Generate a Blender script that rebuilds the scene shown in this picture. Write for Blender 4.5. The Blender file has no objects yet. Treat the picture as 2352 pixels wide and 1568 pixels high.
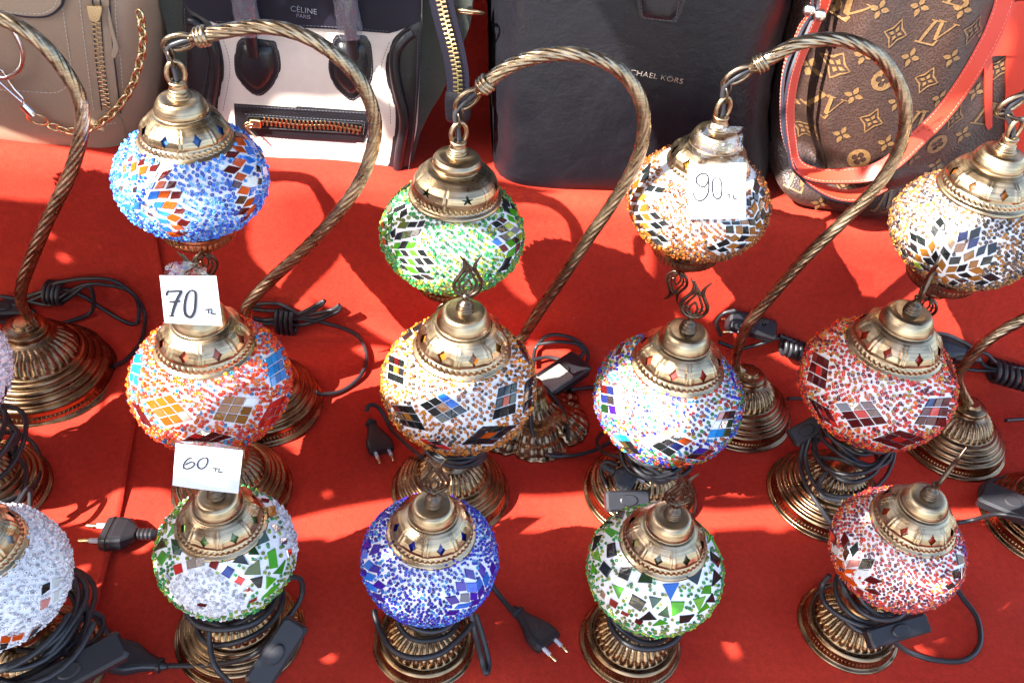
import bpy, math, random
import numpy as np
from mathutils import Vector, Matrix
from mathutils.geometry import delaunay_2d_cdt
rng = np.random.default_rng(7)
random.seed(7)
sc = bpy.context.scene
COL = sc.collection
# ------------------------------------------------------------------ camera
FPX, CX, CY, CAMH = 2150.0, 1176.0, 784.0, 0.90      # photo measured on a 2352 x 1568 grid
_d = np.array([875 - CX, 3180 - CY, FPX], float); _d /= np.linalg.norm(_d)
_up = -_d
_fw = np.array([0, 0, 1.0]) - np.dot([0, 0, 1.0], _up) * _up; _fw /= np.linalg.norm(_fw)
_rt = np.cross(_fw, _up)
if _rt[0] < 0: _rt = -_rt
MW = np.array([_rt, _fw, _up])
CAM = np.array([0, 0, CAMH])
cd = bpy.data.cameras.new('camera'); cam = bpy.data.objects.new('camera', cd); COL.objects.link(cam)
cd.sensor_width = 36; cd.lens = FPX / 2352 * 36; cd.clip_start = 0.02; cd.clip_end = 500
mx = Matrix.Identity(4)
for i in range(3):
    mx[i][0] = MW[i][0]; mx[i][1] = -MW[i][1]; mx[i][2] = -MW[i][2]; mx[i][3] = CAM[i]
cam.matrix_world = mx
sc.camera = cam
# ------------------------------------------------------------------ world, sun, exposure
SUN_TO = np.array([-0.62, -0.44, 0.65]); SUN_TO /= np.linalg.norm(SUN_TO)
sun_el = math.asin(SUN_TO[2]); sun_az = math.atan2(SUN_TO[0], SUN_TO[1])
w = bpy.data.worlds.new("World"); sc.world = w; w.use_nodes = True
nt = w.node_tree; bg = nt.nodes['Background']
sky = nt.nodes.new('ShaderNodeTexSky'); sky.sky_type = 'NISHITA'; sky.sun_disc = False
sky.sun_elevation = sun_el; sky.sun_rotation = sun_az; sky.air_density = 1.0; sky.dust_density = 2.0
nt.links.new(sky.outputs[0], bg.inputs[0]); bg.inputs[1].default_value = 0.15
sl = bpy.data.lights.new('sun', 'SUN'); sl.energy = 5.0; sl.angle = math.radians(0.45); sl.color = (1, 0.95, 0.87)
so = bpy.data.objects.new('sun', sl); COL.objects.link(so)
so.rotation_euler = Vector(SUN_TO).to_track_quat('Z', 'Y').to_euler(); so.location = (-3, -2, 4)
sc.view_settings.view_transform = 'Standard'; sc.view_settings.look = 'None'
sc.view_settings.exposure = 2.35; sc.view_settings.gamma = 1.0
sc.render.engine = 'CYCLES'

def ray(px, py):
    return MW @ np.array([px - CX, py - CY, FPX])
def G(px, py, h=0.0):
    """point at height h under the photo point (2352 grid)"""
    r = ray(px, py); t = (h - CAMH) / r[2]; return CAM + t * r
def path3(pts):
    out = []
    for p in pts:
        q = G0(*p); dv = (q - C1_) @ VY
        if dv > -.012:                      # leans against the front of the shelf instead of running through it
            r = ray(p[0], p[1]); t = ((C1_ - CAM) @ VY - .010) / (r @ VY); q = CAM + t * r
        out.append(q)
    return np.array(out)
AZ = math.radians(3.75)
UX = np.array([math.cos(AZ), math.sin(AZ), 0]); VY = np.array([-math.sin(AZ), math.cos(AZ), 0]); ZZ = np.array([0, 0, 1.0])

C1_ = G(345, 729); G0 = G
class Plane:
    """a standing plane of the place: origin P0, width axis u, height axis v (leaning back by lean)"""
    def __init__(s, P0, az=AZ, lean=0.0):
        s.P0 = np.array(P0, float); s.u = np.array([math.cos(az), math.sin(az), 0])
        b = np.array([-math.sin(az), math.cos(az), 0])
        s.v = math.cos(lean) * ZZ + math.sin(lean) * b
        s.n = -math.cos(lean) * b + math.sin(lean) * ZZ     # towards the viewer
    def uv(s, px, py):
        r = ray(px, py); t = np.dot(s.P0 - CAM, s.n) / np.dot(r, s.n); q = CAM + t * r - s.P0
        return np.array([q @ s.u, q @ s.v])
    def seen(s, px, py, d):
        """point d in front of the plane"""
        r = ray(px, py); t = (np.dot(s.P0 - CAM, s.n) + d) / np.dot(r, s.n); return CAM + t * r
    def pts(s, L): return np.array([s.uv(*p[:2]) for p in L])
    def at(s, uv, d=0.0):
        uv = np.atleast_2d(uv); d = np.broadcast_to(np.asarray(d, float), (len(uv),))
        return s.P0 + uv[:, :1] * s.u + uv[:, 1:2] * s.v + d[:, None] * s.n

# ------------------------------------------------------------------ materials
def mat(name, base=(0.5, 0.5, 0.5), rough=0.5, metal=0.0, **kw):
    m = bpy.data.materials.new(name); m.use_nodes = True
    n = m.node_tree.nodes; l = m.node_tree.links; p = n['Principled BSDF']
    p.inputs['Base Color'].default_value = (*base, 1); p.inputs['Roughness'].default_value = rough
    p.inputs['Metallic'].default_value = metal
    for k, v in kw.items():
        if k == 'spec': p.inputs['Specular IOR Level'].default_value = v
        elif k == 'coat': p.inputs['Coat Weight'].default_value = v; p.inputs['Coat Roughness'].default_value = 0.06
        elif k == 'sheen': p.inputs['Sheen Weight'].default_value = v; p.inputs['Sheen Roughness'].default_value = 0.4
        elif k == 'trans': p.inputs['Transmission Weight'].default_value = v
    return m
def tex(m, scale=50, c1=None, c2=None, bump=0.0, dist=0.001, rough=None, detail=4, kind='noise', stretch=None, c2b=None):
    n = m.node_tree.nodes; l = m.node_tree.links; p = n['Principled BSDF']
    tc = n.new('ShaderNodeTexCoord'); src = tc.outputs['Object']
    if stretch:
        mp = n.new('ShaderNodeMapping'); mp.inputs['Scale'].default_value = stretch; l.new(src, mp.inputs[0]); src = mp.outputs[0]
    if kind == 'noise':
        t = n.new('ShaderNodeTexNoise'); t.inputs['Scale'].default_value = scale; t.inputs['Detail'].default_value = detail; fac = t.outputs['Fac']
    else:
        t = n.new('ShaderNodeTexVoronoi'); t.inputs['Scale'].default_value = scale; fac = t.outputs['Distance']
        t.feature = 'F1'
    l.new(src, t.inputs['Vector'])
    if c1:
        r = n.new('ShaderNodeValToRGB'); r.color_ramp.elements[0].position = 0.3; r.color_ramp.elements[1].position = 0.7
        r.color_ramp.elements[0].color = (*c1, 1); r.color_ramp.elements[1].color = (*c2, 1)
        l.new(fac, r.inputs[0]); l.new(r.outputs[0], p.inputs['Base Color'])
    if bump:
        b = n.new('ShaderNodeBump'); b.inputs['Strength'].default_value = bump; b.inputs['Distance'].default_value = dist
        l.new(fac, b.inputs['Height']); l.new(b.outputs[0], p.inputs['Normal'])
    if rough:
        q = n.new('ShaderNodeMapRange'); q.inputs[3].default_value = rough[0]; q.inputs[4].default_value = rough[1]
        l.new(fac, q.inputs[0]); l.new(q.outputs[0], p.inputs['Roughness'])
    return m
def brass(name, c1, c2, ro, aniso=0.6):
    m = mat(name, c1, ro, 1.0)
    n = m.node_tree.nodes; l = m.node_tree.links; p = n['Principled BSDF']
    tc = n.new('ShaderNodeTexCoord')
    mp = n.new('ShaderNodeMapping'); mp.inputs['Scale'].default_value = (40, 40, 900); l.new(tc.outputs['Object'], mp.inputs[0])
    a = n.new('ShaderNodeTexNoise'); a.inputs['Scale'].default_value = 1.0; a.inputs['Detail'].default_value = 3; l.new(mp.outputs[0], a.inputs['Vector'])
    b = n.new('ShaderNodeTexNoise'); b.inputs['Scale'].default_value = 45; b.inputs['Detail'].default_value = 6; l.new(tc.outputs['Object'], b.inputs['Vector'])
    ad = n.new('ShaderNodeMath'); ad.operation = 'ADD'; l.new(a.outputs['Fac'], ad.inputs[0]); l.new(b.outputs['Fac'], ad.inputs[1])
    r = n.new('ShaderNodeValToRGB'); r.color_ramp.elements[0].position = 0.36; r.color_ramp.elements[1].position = 0.62
    r.color_ramp.elements[0].color = (*c2, 1); r.color_ramp.elements[1].color = (*c1, 1)
    hv = n.new('ShaderNodeMath'); hv.operation = 'MULTIPLY'; hv.inputs[1].default_value = 0.5; l.new(ad.outputs[0], hv.inputs[0])
    l.new(hv.outputs[0], r.inputs[0]); l.new(r.outputs[0], p.inputs['Base Color'])
    q = n.new('ShaderNodeMapRange'); q.inputs[3].default_value = ro - 0.1; q.inputs[4].default_value = ro + 0.18
    l.new(b.outputs['Fac'], q.inputs[0]); l.new(q.outputs[0], p.inputs['Roughness'])
    bu = n.new('ShaderNodeBump'); bu.inputs['Strength'].default_value = 0.25; bu.inputs['Distance'].default_value = 0.0003
    l.new(a.outputs['Fac'], bu.inputs['Height']); l.new(bu.outputs[0], p.inputs['Normal'])
    p.inputs['Anisotropic'].default_value = aniso
    tg = n.new('ShaderNodeTangent'); tg.direction_type = 'RADIAL'; tg.axis = 'Z'; l.new(tg.outputs[0], p.inputs['Tangent'])
    return m
def vcmat(name, rough, coat=0.0, metal_from_alpha=False, trans=0.0):
    m = mat(name, (1, 1, 1), rough, 0)
    n = m.node_tree.nodes; l = m.node_tree.links; p = n['Principled BSDF']
    v = n.new('ShaderNodeVertexColor'); v.layer_name = 'Col'
    l.new(v.outputs['Color'], p.inputs['Base Color'])
    if metal_from_alpha: l.new(v.outputs['Alpha'], p.inputs['Metallic'])
    if coat: p.inputs['Coat Weight'].default_value = coat; p.inputs['Coat Roughness'].default_value = 0.03
    tc = n.new('ShaderNodeTexCoord'); t = n.new('ShaderNodeTexNoise'); t.inputs['Scale'].default_value = 260; t.inputs['Detail'].default_value = 2
    l.new(tc.outputs['Object'], t.inputs['Vector'])
    b = n.new('ShaderNodeBump'); b.inputs['Strength'].default_value = 0.35; b.inputs['Distance'].default_value = 0.0006
    l.new(t.outputs['Fac'], b.inputs['Height']); l.new(b.outputs[0], p.inputs['Normal'])
    if coat: l.new(b.outputs[0], p.inputs['Coat Normal'])
    p.inputs['Transmission Weight'].default_value = trans
    return m
M = {}
M['capbrass'] = brass('antique_brass', (0.50, 0.375, 0.235), (0.22, 0.155, 0.09), 0.26)
M['basebrass'] = brass('aged_copper_brass', (0.34, 0.225, 0.13), (0.11, 0.065, 0.035), 0.22, 0.4)
M['armbrass'] = brass('brushed_brass', (0.42, 0.32, 0.21), (0.17, 0.12, 0.075), 0.25, 0.0)
M['finial'] = brass('dark_brass', (0.15, 0.11, 0.08), (0.07, 0.05, 0.035), 0.3, 0.0)
M['gold'] = mat('gold_metal', (0.72, 0.56, 0.32), 0.25, 1.0)
M['silver'] = mat('silver_metal', (0.75, 0.73, 0.70), 0.2, 1.0)
M['grout'] = tex(mat('white_plaster', (0.82, 0.81, 0.83), 0.6), 400, (0.78, 0.78, 0.8), (0.86, 0.85, 0.87), 0.3, 0.0005)
M['bead'] = vcmat('glass_bead', 0.10, 0.15)
M['tile'] = vcmat('cut_glass', 0.07, 0.12, True)
M['cord'] = mat('black_rubber', (0.020, 0.020, 0.024), 0.42)
M['plug'] = tex(mat('black_plastic', (0.016, 0.016, 0.02), 0.42), 600, None, None, 0.15, 0.0002)
M['pinwhite'] = mat('pin_sleeve', (0.55, 0.55, 0.6), 0.4)
M['card'] = tex(mat('paper_card', (0.8, 0.8, 0.82), 0.6), 60, (0.66, 0.66, 0.69), (0.72, 0.72, 0.74), 0.15, 0.0006)
M['ink'] = mat('marker_ink', (0.012, 0.012, 0.02), 0.5)
def film_mat():
    m = bpy.data.materials.new('clear_film'); m.use_nodes = True; n = m.node_tree.nodes; l = m.node_tree.links
    n.clear(); o = n.new('ShaderNodeOutputMaterial'); a = n.new('ShaderNodeBsdfTransparent'); a.inputs[0].default_value = (0.93, 0.93, 0.95, 1)
    g = n.new('ShaderNodeBsdfGlossy'); g.inputs['Roughness'].default_value = 0.08
    t = n.new('ShaderNodeTexNoise'); t.inputs['Scale'].default_value = 90; tc = n.new('ShaderNodeTexCoord'); l.new(tc.outputs['Object'], t.inputs[0])
    b = n.new('ShaderNodeBump'); b.inputs['Strength'].default_value = 0.9; b.inputs['Distance'].default_value = 0.004; l.new(t.outputs['Fac'], b.inputs['Height'])
    l.new(b.outputs[0], g.inputs['Normal'])
    x = n.new('ShaderNodeMixShader'); x.inputs[0].default_value = 0.16; l.new(a.outputs[0], x.inputs[1]); l.new(g.outputs[0], x.inputs[2]); l.new(x.outputs[0], o.inputs[0])
    return m
M['film'] = film_mat()
def milky():
    m = film_mat(); m.name = 'milky_film'; n = m.node_tree.nodes; l = m.node_tree.links; x = next(q for q in n if q.type == 'MIX_SHADER'); o = next(q for q in n if q.type == 'OUTPUT_MATERIAL')
    d = n.new('ShaderNodeBsdfDiffuse'); d.inputs[0].default_value = (.22, .22, .27, 1); y = n.new('ShaderNodeMixShader'); y.inputs[0].default_value = .42; l.new(x.outputs[0], y.inputs[1]); l.new(d.outputs[0], y.inputs[2]); l.new(y.outputs[0], o.inputs[0]); return m
M['milky'] = milky()
M['taupe'] = tex(mat('taupe_leather', (0.26, 0.20, 0.155), 0.42), 500, (0.28, 0.20, 0.135), (0.32, 0.23, 0.16), 0.25, 0.0004)
M['taupetan'] = tex(mat('tan_leather', (0.33, 0.25, 0.17), 0.45), 500, (0.32, 0.24, 0.16), (0.36, 0.27, 0.19), 0.2, 0.0004)
M['blackleather'] = tex(mat('black_leather', (0.010, 0.010, 0.013), 0.34), 420, None, None, 0.35, 0.0005, kind='vor')
M['greyleather'] = tex(mat('smooth_black_leather', (0.007, 0.007, 0.010), 0.40, spec=0.36), 700, None, None, 0.18, 0.0003)
def scuffed(m):
    n = m.node_tree.nodes; l = m.node_tree.links; p = n['Principled BSDF']; tc = n.new('ShaderNodeTexCoord')
    a = n.new('ShaderNodeTexNoise'); a.inputs['Scale'].default_value = 14; a.inputs['Detail'].default_value = 8; a.inputs['Roughness'].default_value = .7; l.new(tc.outputs['Object'], a.inputs[0])
    r = n.new('ShaderNodeMapRange'); r.inputs[1].default_value = .35; r.inputs[2].default_value = .7; r.inputs[3].default_value = .27; r.inputs[4].default_value = .55; l.new(a.outputs['Fac'], r.inputs[0]); l.new(r.outputs[0], p.inputs['Roughness'])
    b = next(q for q in n if q.type == 'BUMP'); c = n.new('ShaderNodeBump'); c.inputs['Strength'].default_value = .35; c.inputs['Distance'].default_value = .01; l.new(a.outputs['Fac'], c.inputs['Height']); l.new(b.outputs[0], c.inputs['Normal']); l.new(c.outputs[0], p.inputs['Normal'])
scuffed(M['greyleather'])
M['olive'] = tex(mat('dark_green_suede', (0.035, 0.042, 0.034), 0.9, sheen=0.3), 300, (0.03, 0.036, 0.03), (0.045, 0.05, 0.04), 0.3, 0.0005)
M['navy'] = tex(mat('navy_leather', (0.008, 0.007, 0.016), 0.55, spec=0.3), 500, None, None, 0.2, 0.0003)
M['cream'] = tex(mat('cream_leather', (0.72, 0.64, 0.58), 0.5), 90, (0.60, 0.51, 0.44), (0.64, 0.55, 0.48), 0.12, 0.0005)
M['stitch'] = mat('pale_thread', (0.55, 0.5, 0.42), 0.8)
M['greystitch'] = mat('grey_thread', (0.09, 0.09, 0.11), 0.8)
M['redstitch'] = mat('red_thread', (0.75, 0.25, 0.2), 0.8)
M['darkedge'] = mat('edge_paint', (0.02, 0.022, 0.035), 0.45)
M['brownleather'] = tex(mat('brown_coated_canvas', (0.085, 0.048, 0.038), 0.40), 380, (0.034, 0.018, 0.014), (0.052, 0.028, 0.022), 0.6, 0.0008, kind='vor')
M['monogram'] = tex(mat('tan_print', (0.42, 0.24, 0.09), 0.45), 380, (0.16, 0.085, 0.033), (0.21, 0.115, 0.045), 0.4, 0.0006, kind='vor')
M['redleather'] = tex(mat('coral_red_leather', (0.58, 0.040, 0.018), 0.42), 500, None, None, 0.2, 0.0004)
def cloth_mat():
    m = mat('red_felt', (0.56, 0.028, 0.015), 0.9, spec=0.2)
    n = m.node_tree.nodes; l = m.node_tree.links; p = n['Principled BSDF']
    tc = n.new('ShaderNodeTexCoord')
    a = n.new('ShaderNodeTexNoise'); a.inputs['Scale'].default_value = 6; a.inputs['Detail'].default_value = 5; l.new(tc.outputs['Object'], a.inputs[0])
    b = n.new('ShaderNodeTexNoise'); b.inputs['Scale'].default_value = 900; b.inputs['Detail'].default_value = 3; l.new(tc.outputs['Object'], b.inputs[0])
    r = n.new('ShaderNodeValToRGB'); r.color_ramp.elements[0].color = (0.42, 0.026, 0.014, 1); r.color_ramp.elements[1].color = (0.52, 0.038, 0.019, 1)
    r.color_ramp.elements[0].position = 0.35; r.color_ramp.elements[1].position = 0.65
    l.new(a.outputs['Fac'], r.inputs[0])
    f_ = n.new('ShaderNodeTexNoise'); f_.inputs['Scale'].default_value = 150; f_.inputs['Detail'].default_value = 6; f_.inputs['Roughness'].default_value = .75; l.new(tc.outputs['Object'], f_.inputs[0])
    fr = n.new('ShaderNodeMapRange'); fr.inputs[1].default_value = .3; fr.inputs[2].default_value = .7; fr.inputs[3].default_value = .80; fr.inputs[4].default_value = 1.18; l.new(f_.outputs['Fac'], fr.inputs[0])
    hs = n.new('ShaderNodeHueSaturation'); l.new(r.outputs[0], hs.inputs['Color']); l.new(fr.outputs[0], hs.inputs['Value']); r = hs
    # lint and dust specks
    v = n.new('ShaderNodeTexVoronoi'); v.inputs['Scale'].default_value = 28; l.new(tc.outputs['Object'], v.inputs[0])
    lt = n.new('ShaderNodeMath'); lt.operation = 'LESS_THAN'; lt.inputs[1].default_value = 0.022; l.new(v.outputs['Distance'], lt.inputs[0])
    se = n.new('ShaderNodeSeparateColor'); l.new(v.outputs['Color'], se.inputs[0])
    g = n.new('ShaderNodeMath'); g.operation = 'GREATER_THAN'; g.inputs[1].default_value = 0.55; l.new(se.outputs[0], g.inputs[0])
    mu = n.new('ShaderNodeMath'); mu.operation = 'MULTIPLY'; l.new(lt.outputs[0], mu.inputs[0]); l.new(g.outputs[0], mu.inputs[1])
    m2 = n.new('ShaderNodeMath'); m2.operation = 'MULTIPLY'; m2.inputs[1].default_value = 0.6; l.new(mu.outputs[0], m2.inputs[0])
    mxn = n.new('ShaderNodeMix'); mxn.data_type = 'RGBA'; l.new(m2.outputs[0], mxn.inputs[0]); l.new(r.outputs[0], mxn.inputs[6]); mxn.inputs[7].default_value = (0.55, 0.3, 0.3, 1)
    l.new(mxn.outputs[2], p.inputs['Base Color'])
    bu = n.new('ShaderNodeBump'); bu.inputs['Strength'].default_value = 0.6; bu.inputs['Distance'].default_value = 0.0016; l.new(b.outputs['Fac'], bu.inputs['Height'])
    b2 = n.new('ShaderNodeBump'); b2.inputs['Strength'].default_value = 0.5; b2.inputs['Distance'].default_value = 0.01; l.new(a.outputs['Fac'], b2.inputs['Height'])
    l.new(bu.outputs[0], b2.inputs['Normal']); l.new(b2.outputs[0], p.inputs['Normal'])
    return m
M['cloth'] = cloth_mat()
M['pave'] = tex(mat('pavement', (0.22, 0.21, 0.20), 0.9), 8, (0.18, 0.17, 0.165), (0.27, 0.26, 0.25), 0.3, 0.01)
M['canvas'] = tex(mat('sun_mask_canvas', (0.30, 0.27, 0.24), 0.9), 200, (0.28, 0.25, 0.22), (0.33, 0.3, 0.27), 0.3, 0.001)  # canvas of the added sun mask
M['wood'] = tex(mat('table_wood', (0.2, 0.12, 0.06), 0.6), 12, (0.15, 0.09, 0.05), (0.25, 0.15, 0.08), 0.3, 0.002, stretch=(1, 14, 14))

# ------------------------------------------------------------------ mesh building
class MB:
    def __init__(s): s.V = []; s.F = []; s.n = 0; s.C = []; s.hascol = False
    def add(s, V, F, mi=0, smooth=True, col=None):
        V = np.asarray(V, float).reshape(-1, 3)
        if not isinstance(F, (list, tuple)) or (len(F) and np.isscalar(F[0][0])): F = [F]
        for f in F:
            f = np.asarray(f, np.int64)
            if f.size: s.F.append((f + s.n, mi, smooth))
        s.V.append(V); s.n += len(V)
        if col is None: s.C.append(np.ones((len(V), 4)))
        else:
            s.hascol = True; c = np.asarray(col, float)
            if c.ndim == 1: c = np.tile(c, (len(V), 1))
            if c.shape[1] == 3: c = np.hstack([c, np.zeros((len(c), 1))])
            s.C.append(c)
        return s
    def build(s, name, mats, parent=None, origin=None, local=False):
        """verts are in world space unless local; origin/parent location is subtracted"""
        V = np.vstack(s.V)
        off = np.zeros(3)
        if parent is not None and not local: off = np.array(parent_world(parent))
        if origin is not None: off = np.array(origin)
        V = V - off
        me = bpy.data.meshes.new(name); me.vertices.add(len(V)); me.vertices.foreach_set('co', V.astype(np.float32).ravel())
        li = []; ls = []; mi = []; sm = []; k = 0
        for f, m, q in s.F:
            li.append(f.ravel()); c = f.shape[1]; ls.append(k + np.arange(len(f)) * c); k += f.size
            mi.append(np.full(len(f), m)); sm.append(np.full(len(f), q))
        li = np.concatenate(li); ls = np.concatenate(ls)
        me.loops.add(len(li)); me.loops.foreach_set('vertex_index', li.astype(np.int32))
        me.polygons.add(len(ls)); me.polygons.foreach_set('loop_start', ls.astype(np.int32))
        me.polygons.foreach_set('material_index', np.concatenate(mi).astype(np.int32))
        me.polygons.foreach_set('use_smooth', np.concatenate(sm).astype(bool))
        for m in (mats if isinstance(mats, (list, tuple)) else [mats]): me.materials.append(m)
        me.update(calc_edges=True)
        if s.hascol:
            a = me.color_attributes.new('Col', 'FLOAT_COLOR', 'POINT'); a.data.foreach_set('color', np.vstack(s.C).astype(np.float32).ravel())
        o = bpy.data.objects.new(name, me); COL.objects.link(o)
        if parent is not None: o.parent = parent
        elif origin is not None: o.location = origin
        return o
def parent_world(p):
    v = np.zeros(3)
    while p is not None: v = v + np.array(p.location); p = p.parent
    return v
def tag(o, label=None, cat=None, group=None, kind=None):
    if label: o['label'] = label
    if cat: o['category'] = cat
    if group: o['group'] = group
    if kind: o['kind'] = kind
    return o
def thing(name, loc, label, cat, group=None):
    o = bpy.data.objects.new(name, None); COL.objects.link(o); o.location = loc; o.empty_display_size = 0.02
    return tag(o, label, cat, group)

def grid_faces(n, m, wrap_n=False, wrap_m=False):
    a = np.arange(n if wrap_n else n - 1)[:, None]; b = np.arange(m if wrap_m else m - 1)[None, :]
    i0 = a * m + b; i1 = ((a + 1) % n) * m + b; i2 = ((a + 1) % n) * m + (b + 1) % m; i3 = a * m + (b + 1) % m
    return np.stack([i0, i3, i2, i1], -1).reshape(-1, 4)
def resample(P, step):
    P = np.asarray(P, float); s = np.r_[0, np.cumsum(np.linalg.norm(np.diff(P, axis=0), axis=1))]
    n = max(2, int(round(s[-1] / step)) + 1); t = np.linspace(0, s[-1], n)
    return np.stack([np.interp(t, s, P[:, k]) for k in range(P.shape[1])], 1)
def spline(P, k=8, closed=False):
    P = np.asarray(P, float); n = len(P)
    if closed: Q = np.vstack([P[-1], P, P[0], P[1]]); N = n
    else: Q = np.vstack([2 * P[0] - P[1], P, 2 * P[-1] - P[-2]]); N = n - 1
    out = []
    t = np.linspace(0, 1, k, endpoint=False)[:, None]
    for i in range(N):
        a, b, c, d = Q[i], Q[i + 1], Q[i + 2], Q[i + 3]
        out.append(0.5 * (2 * b + (c - a) * t + (2 * a - 5 * b + 4 * c - d) * t ** 2 + (-a + 3 * b - 3 * c + d) * t ** 3))
    out = np.vstack(out)
    return out if closed else np.vstack([out, P[-1]])
def lathe(mb, prof, seg=64, mod=None, hole=None, mi=0, smooth=True, col=None, origin=(0, 0, 0)):
    prof = np.asarray(prof, float); th = np.arange(seg) * 2 * math.pi / seg
    R = prof[:, 0][:, None] * np.ones(seg); Z = prof[:, 1][:, None] * np.ones(seg); T = th[None, :] * np.ones((len(prof), 1))
    if mod: R, Z = mod(R, Z, T)
    V = np.stack([R * np.cos(T), R * np.sin(T), Z], -1).reshape(-1, 3) + np.array(origin)
    F = grid_faces(len(prof), seg, False, True)[:, ::1]
    if hole is not None:
        c = V[F].mean(1) - np.array(origin); keep = ~hole(np.hypot(c[:, 0], c[:, 1]), c[:, 2], np.arctan2(c[:, 1], c[:, 0])); F = F[keep]
    mb.add(V, F[:, ::-1] if False else F, mi, smooth, col)
def frames(P, closed=False):
    P = np.asarray(P, float); n = len(P)
    if closed: T = np.roll(P, -1, 0) - np.roll(P, 1, 0)
    else: T = np.gradient(P, axis=0)
    T /= np.linalg.norm(T, axis=1)[:, None] + 1e-12
    a = np.array([0, 0, 1.0]) if abs(T[0][2]) < 0.9 else np.array([1.0, 0, 0])
    N = np.zeros_like(P); v = a - (a @ T[0]) * T[0]; v /= np.linalg.norm(v); N[0] = v
    for i in range(1, n):
        v = N[i - 1] - (N[i - 1] @ T[i]) * T[i]; N[i] = v / (np.linalg.norm(v) + 1e-12)
    return T, N, np.cross(T, N)
def tube(mb, P, r, seg=10, closed=False, mi=0, prof=None, cap=True, col=None):
    P = np.asarray(P, float); n = len(P); T, N, B = frames(P, closed)
    th = np.arange(seg) * 2 * math.pi / seg; r = np.broadcast_to(np.asarray(r, float), (n,))
    R = r[:, None] * np.ones(seg)
    if prof is not None:
        s = np.r_[0, np.cumsum(np.linalg.norm(np.diff(P, axis=0), axis=1))]; R = R * prof(th[None, :], s[:, None])
    V = (P[:, None, :] + R[..., None] * (np.cos(th)[None, :, None] * N[:, None, :] + np.sin(th)[None, :, None] * B[:, None, :])).reshape(-1, 3)
    F = [grid_faces(n, seg, closed, True)]
    mb.add(V, F, mi, True, col)
    if cap and not closed:
        for e, i in ((0, 0), (1, n - 1)):
            ring = V[i * seg:(i + 1) * seg]; idx = np.arange(seg)
            f = np.stack([idx, (idx + 1) % seg, np.full(seg, seg)], 1)
            mb.add(np.vstack([ring, P[i]]), f if e else f[:, ::-1], mi, False, col)
def loft(mb, secs, mi=0, smooth=False, cap=True):
    """secs: list of (k,3) rings"""
    S = np.array(secs); n, k = S.shape[:2]
    mb.add(S.reshape(-1, 3), grid_faces(n, k, False, True), mi, smooth)
    if cap:
        for i in (0, n - 1):
            c = S[i].mean(0); idx = np.arange(k); f = np.stack([idx, (idx + 1) % k, np.full(k, k)], 1)
            mb.add(np.vstack([S[i], c]), f, mi, False)
def boxm(mb, c, ax, half, bev=0.15, mi=0):
    """chamfered box: centre, 3 axes (rows), half sizes"""
    ax = np.asarray(ax, float); h = np.asarray(half, float); b = bev * h.min()
    def ring(w_, d_, z_):
        q = [(-w_ + b, -d_), (w_ - b, -d_), (w_, -d_ + b), (w_, d_ - b), (w_ - b, d_), (-w_ + b, d_), (-w_, d_ - b), (-w_, -d_ + b)]
        return [c + x * ax[0] + y * ax[1] + z_ * ax[2] for x, y in q]
    loft(mb, [ring(h[0] - b, h[1] - b, -h[2]), ring(h[0], h[1], -h[2] + b), ring(h[0], h[1], h[2] - b), ring(h[0] - b, h[1] - b, h[2])], mi)
def in_poly(P, poly):
    x, y = P[:, 0], P[:, 1]; ins = np.zeros(len(P), bool); n = len(poly)
    for i in range(n):
        x1, y1 = poly[i]; x2, y2 = poly[(i + 1) % n]
        c = ((y1 > y) != (y2 > y)); xi = (x2 - x1) * (y - y1) / (y2 - y1 + 1e-15) + x1
        ins ^= c & (x < xi)
    return ins
def dist_poly(P, poly, closed=True):
    D = np.full(len(P), 1e9); n = len(poly)
    for i in range(n if closed else n - 1):
        a = poly[i]; b = poly[(i + 1) % n]; e = b - a; t = np.clip(((P - a) @ e) / (e @ e + 1e-18), 0, 1)
        D = np.minimum(D, np.linalg.norm(P - a - t[:, None] * e, axis=1))
    return D
def panel(mb, pl, poly, depth=0.0, off=0.0, thick=0.003, step=0.008, mi=0, holes=(), smooth=True, back=False):
    """poly (n,2) in plane uv; depth: number or function(uv)->depth towards the viewer"""
    poly = resample(np.vstack([poly, poly[:1]]), step)[:-1]
    n = len(poly); lo = poly.min(0); hi = poly.max(0)
    gx, gy = np.meshgrid(np.arange(lo[0], hi[0], step), np.arange(lo[1], hi[1], step))
    g = np.stack([gx.ravel(), gy.ravel()], 1)
    g = g[in_poly(g, poly)]; g = g[dist_poly(g, poly) > step * 0.45] if len(g) else g
    allp = np.vstack([poly, g]) if len(g) else poly
    v, e, f, *_ = delaunay_2d_cdt([Vector(p) for p in allp], [(i, (i + 1) % n) for i in range(n)], [], 1, 1e-7)
    v = np.array([tuple(q) for q in v]); f = np.array([t for t in f if len(t) == 3])
    a = v[f[:, 1]] - v[f[:, 0]]; b = v[f[:, 2]] - v[f[:, 0]]; cr = a[:, 0] * b[:, 1] - a[:, 1] * b[:, 0]
    f[cr < 0] = f[cr < 0][:, ::-1]
    dd = depth(v) if callable(depth) else np.full(len(v), float(depth))
    W = pl.at(v, dd + off); mb.add(W, f, mi, smooth)
    if thick:
        ed = {}
        for t in f:
            for i in range(3):
                k = (t[i], t[(i + 1) % 3]); ed[k] = ed.get(k, 0) + 1
        be = np.array([k for k in ed if (k[1], k[0]) not in ed])
        W2 = pl.at(v, dd + off - thick)
        q = np.stack([be[:, 0], be[:, 0] + len(v), be[:, 1] + len(v), be[:, 1]], 1)
        mb.add(np.vstack([W, W2]), q, mi, False)
        if back: mb.add(W2, f[:, ::-1], mi, smooth)
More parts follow.
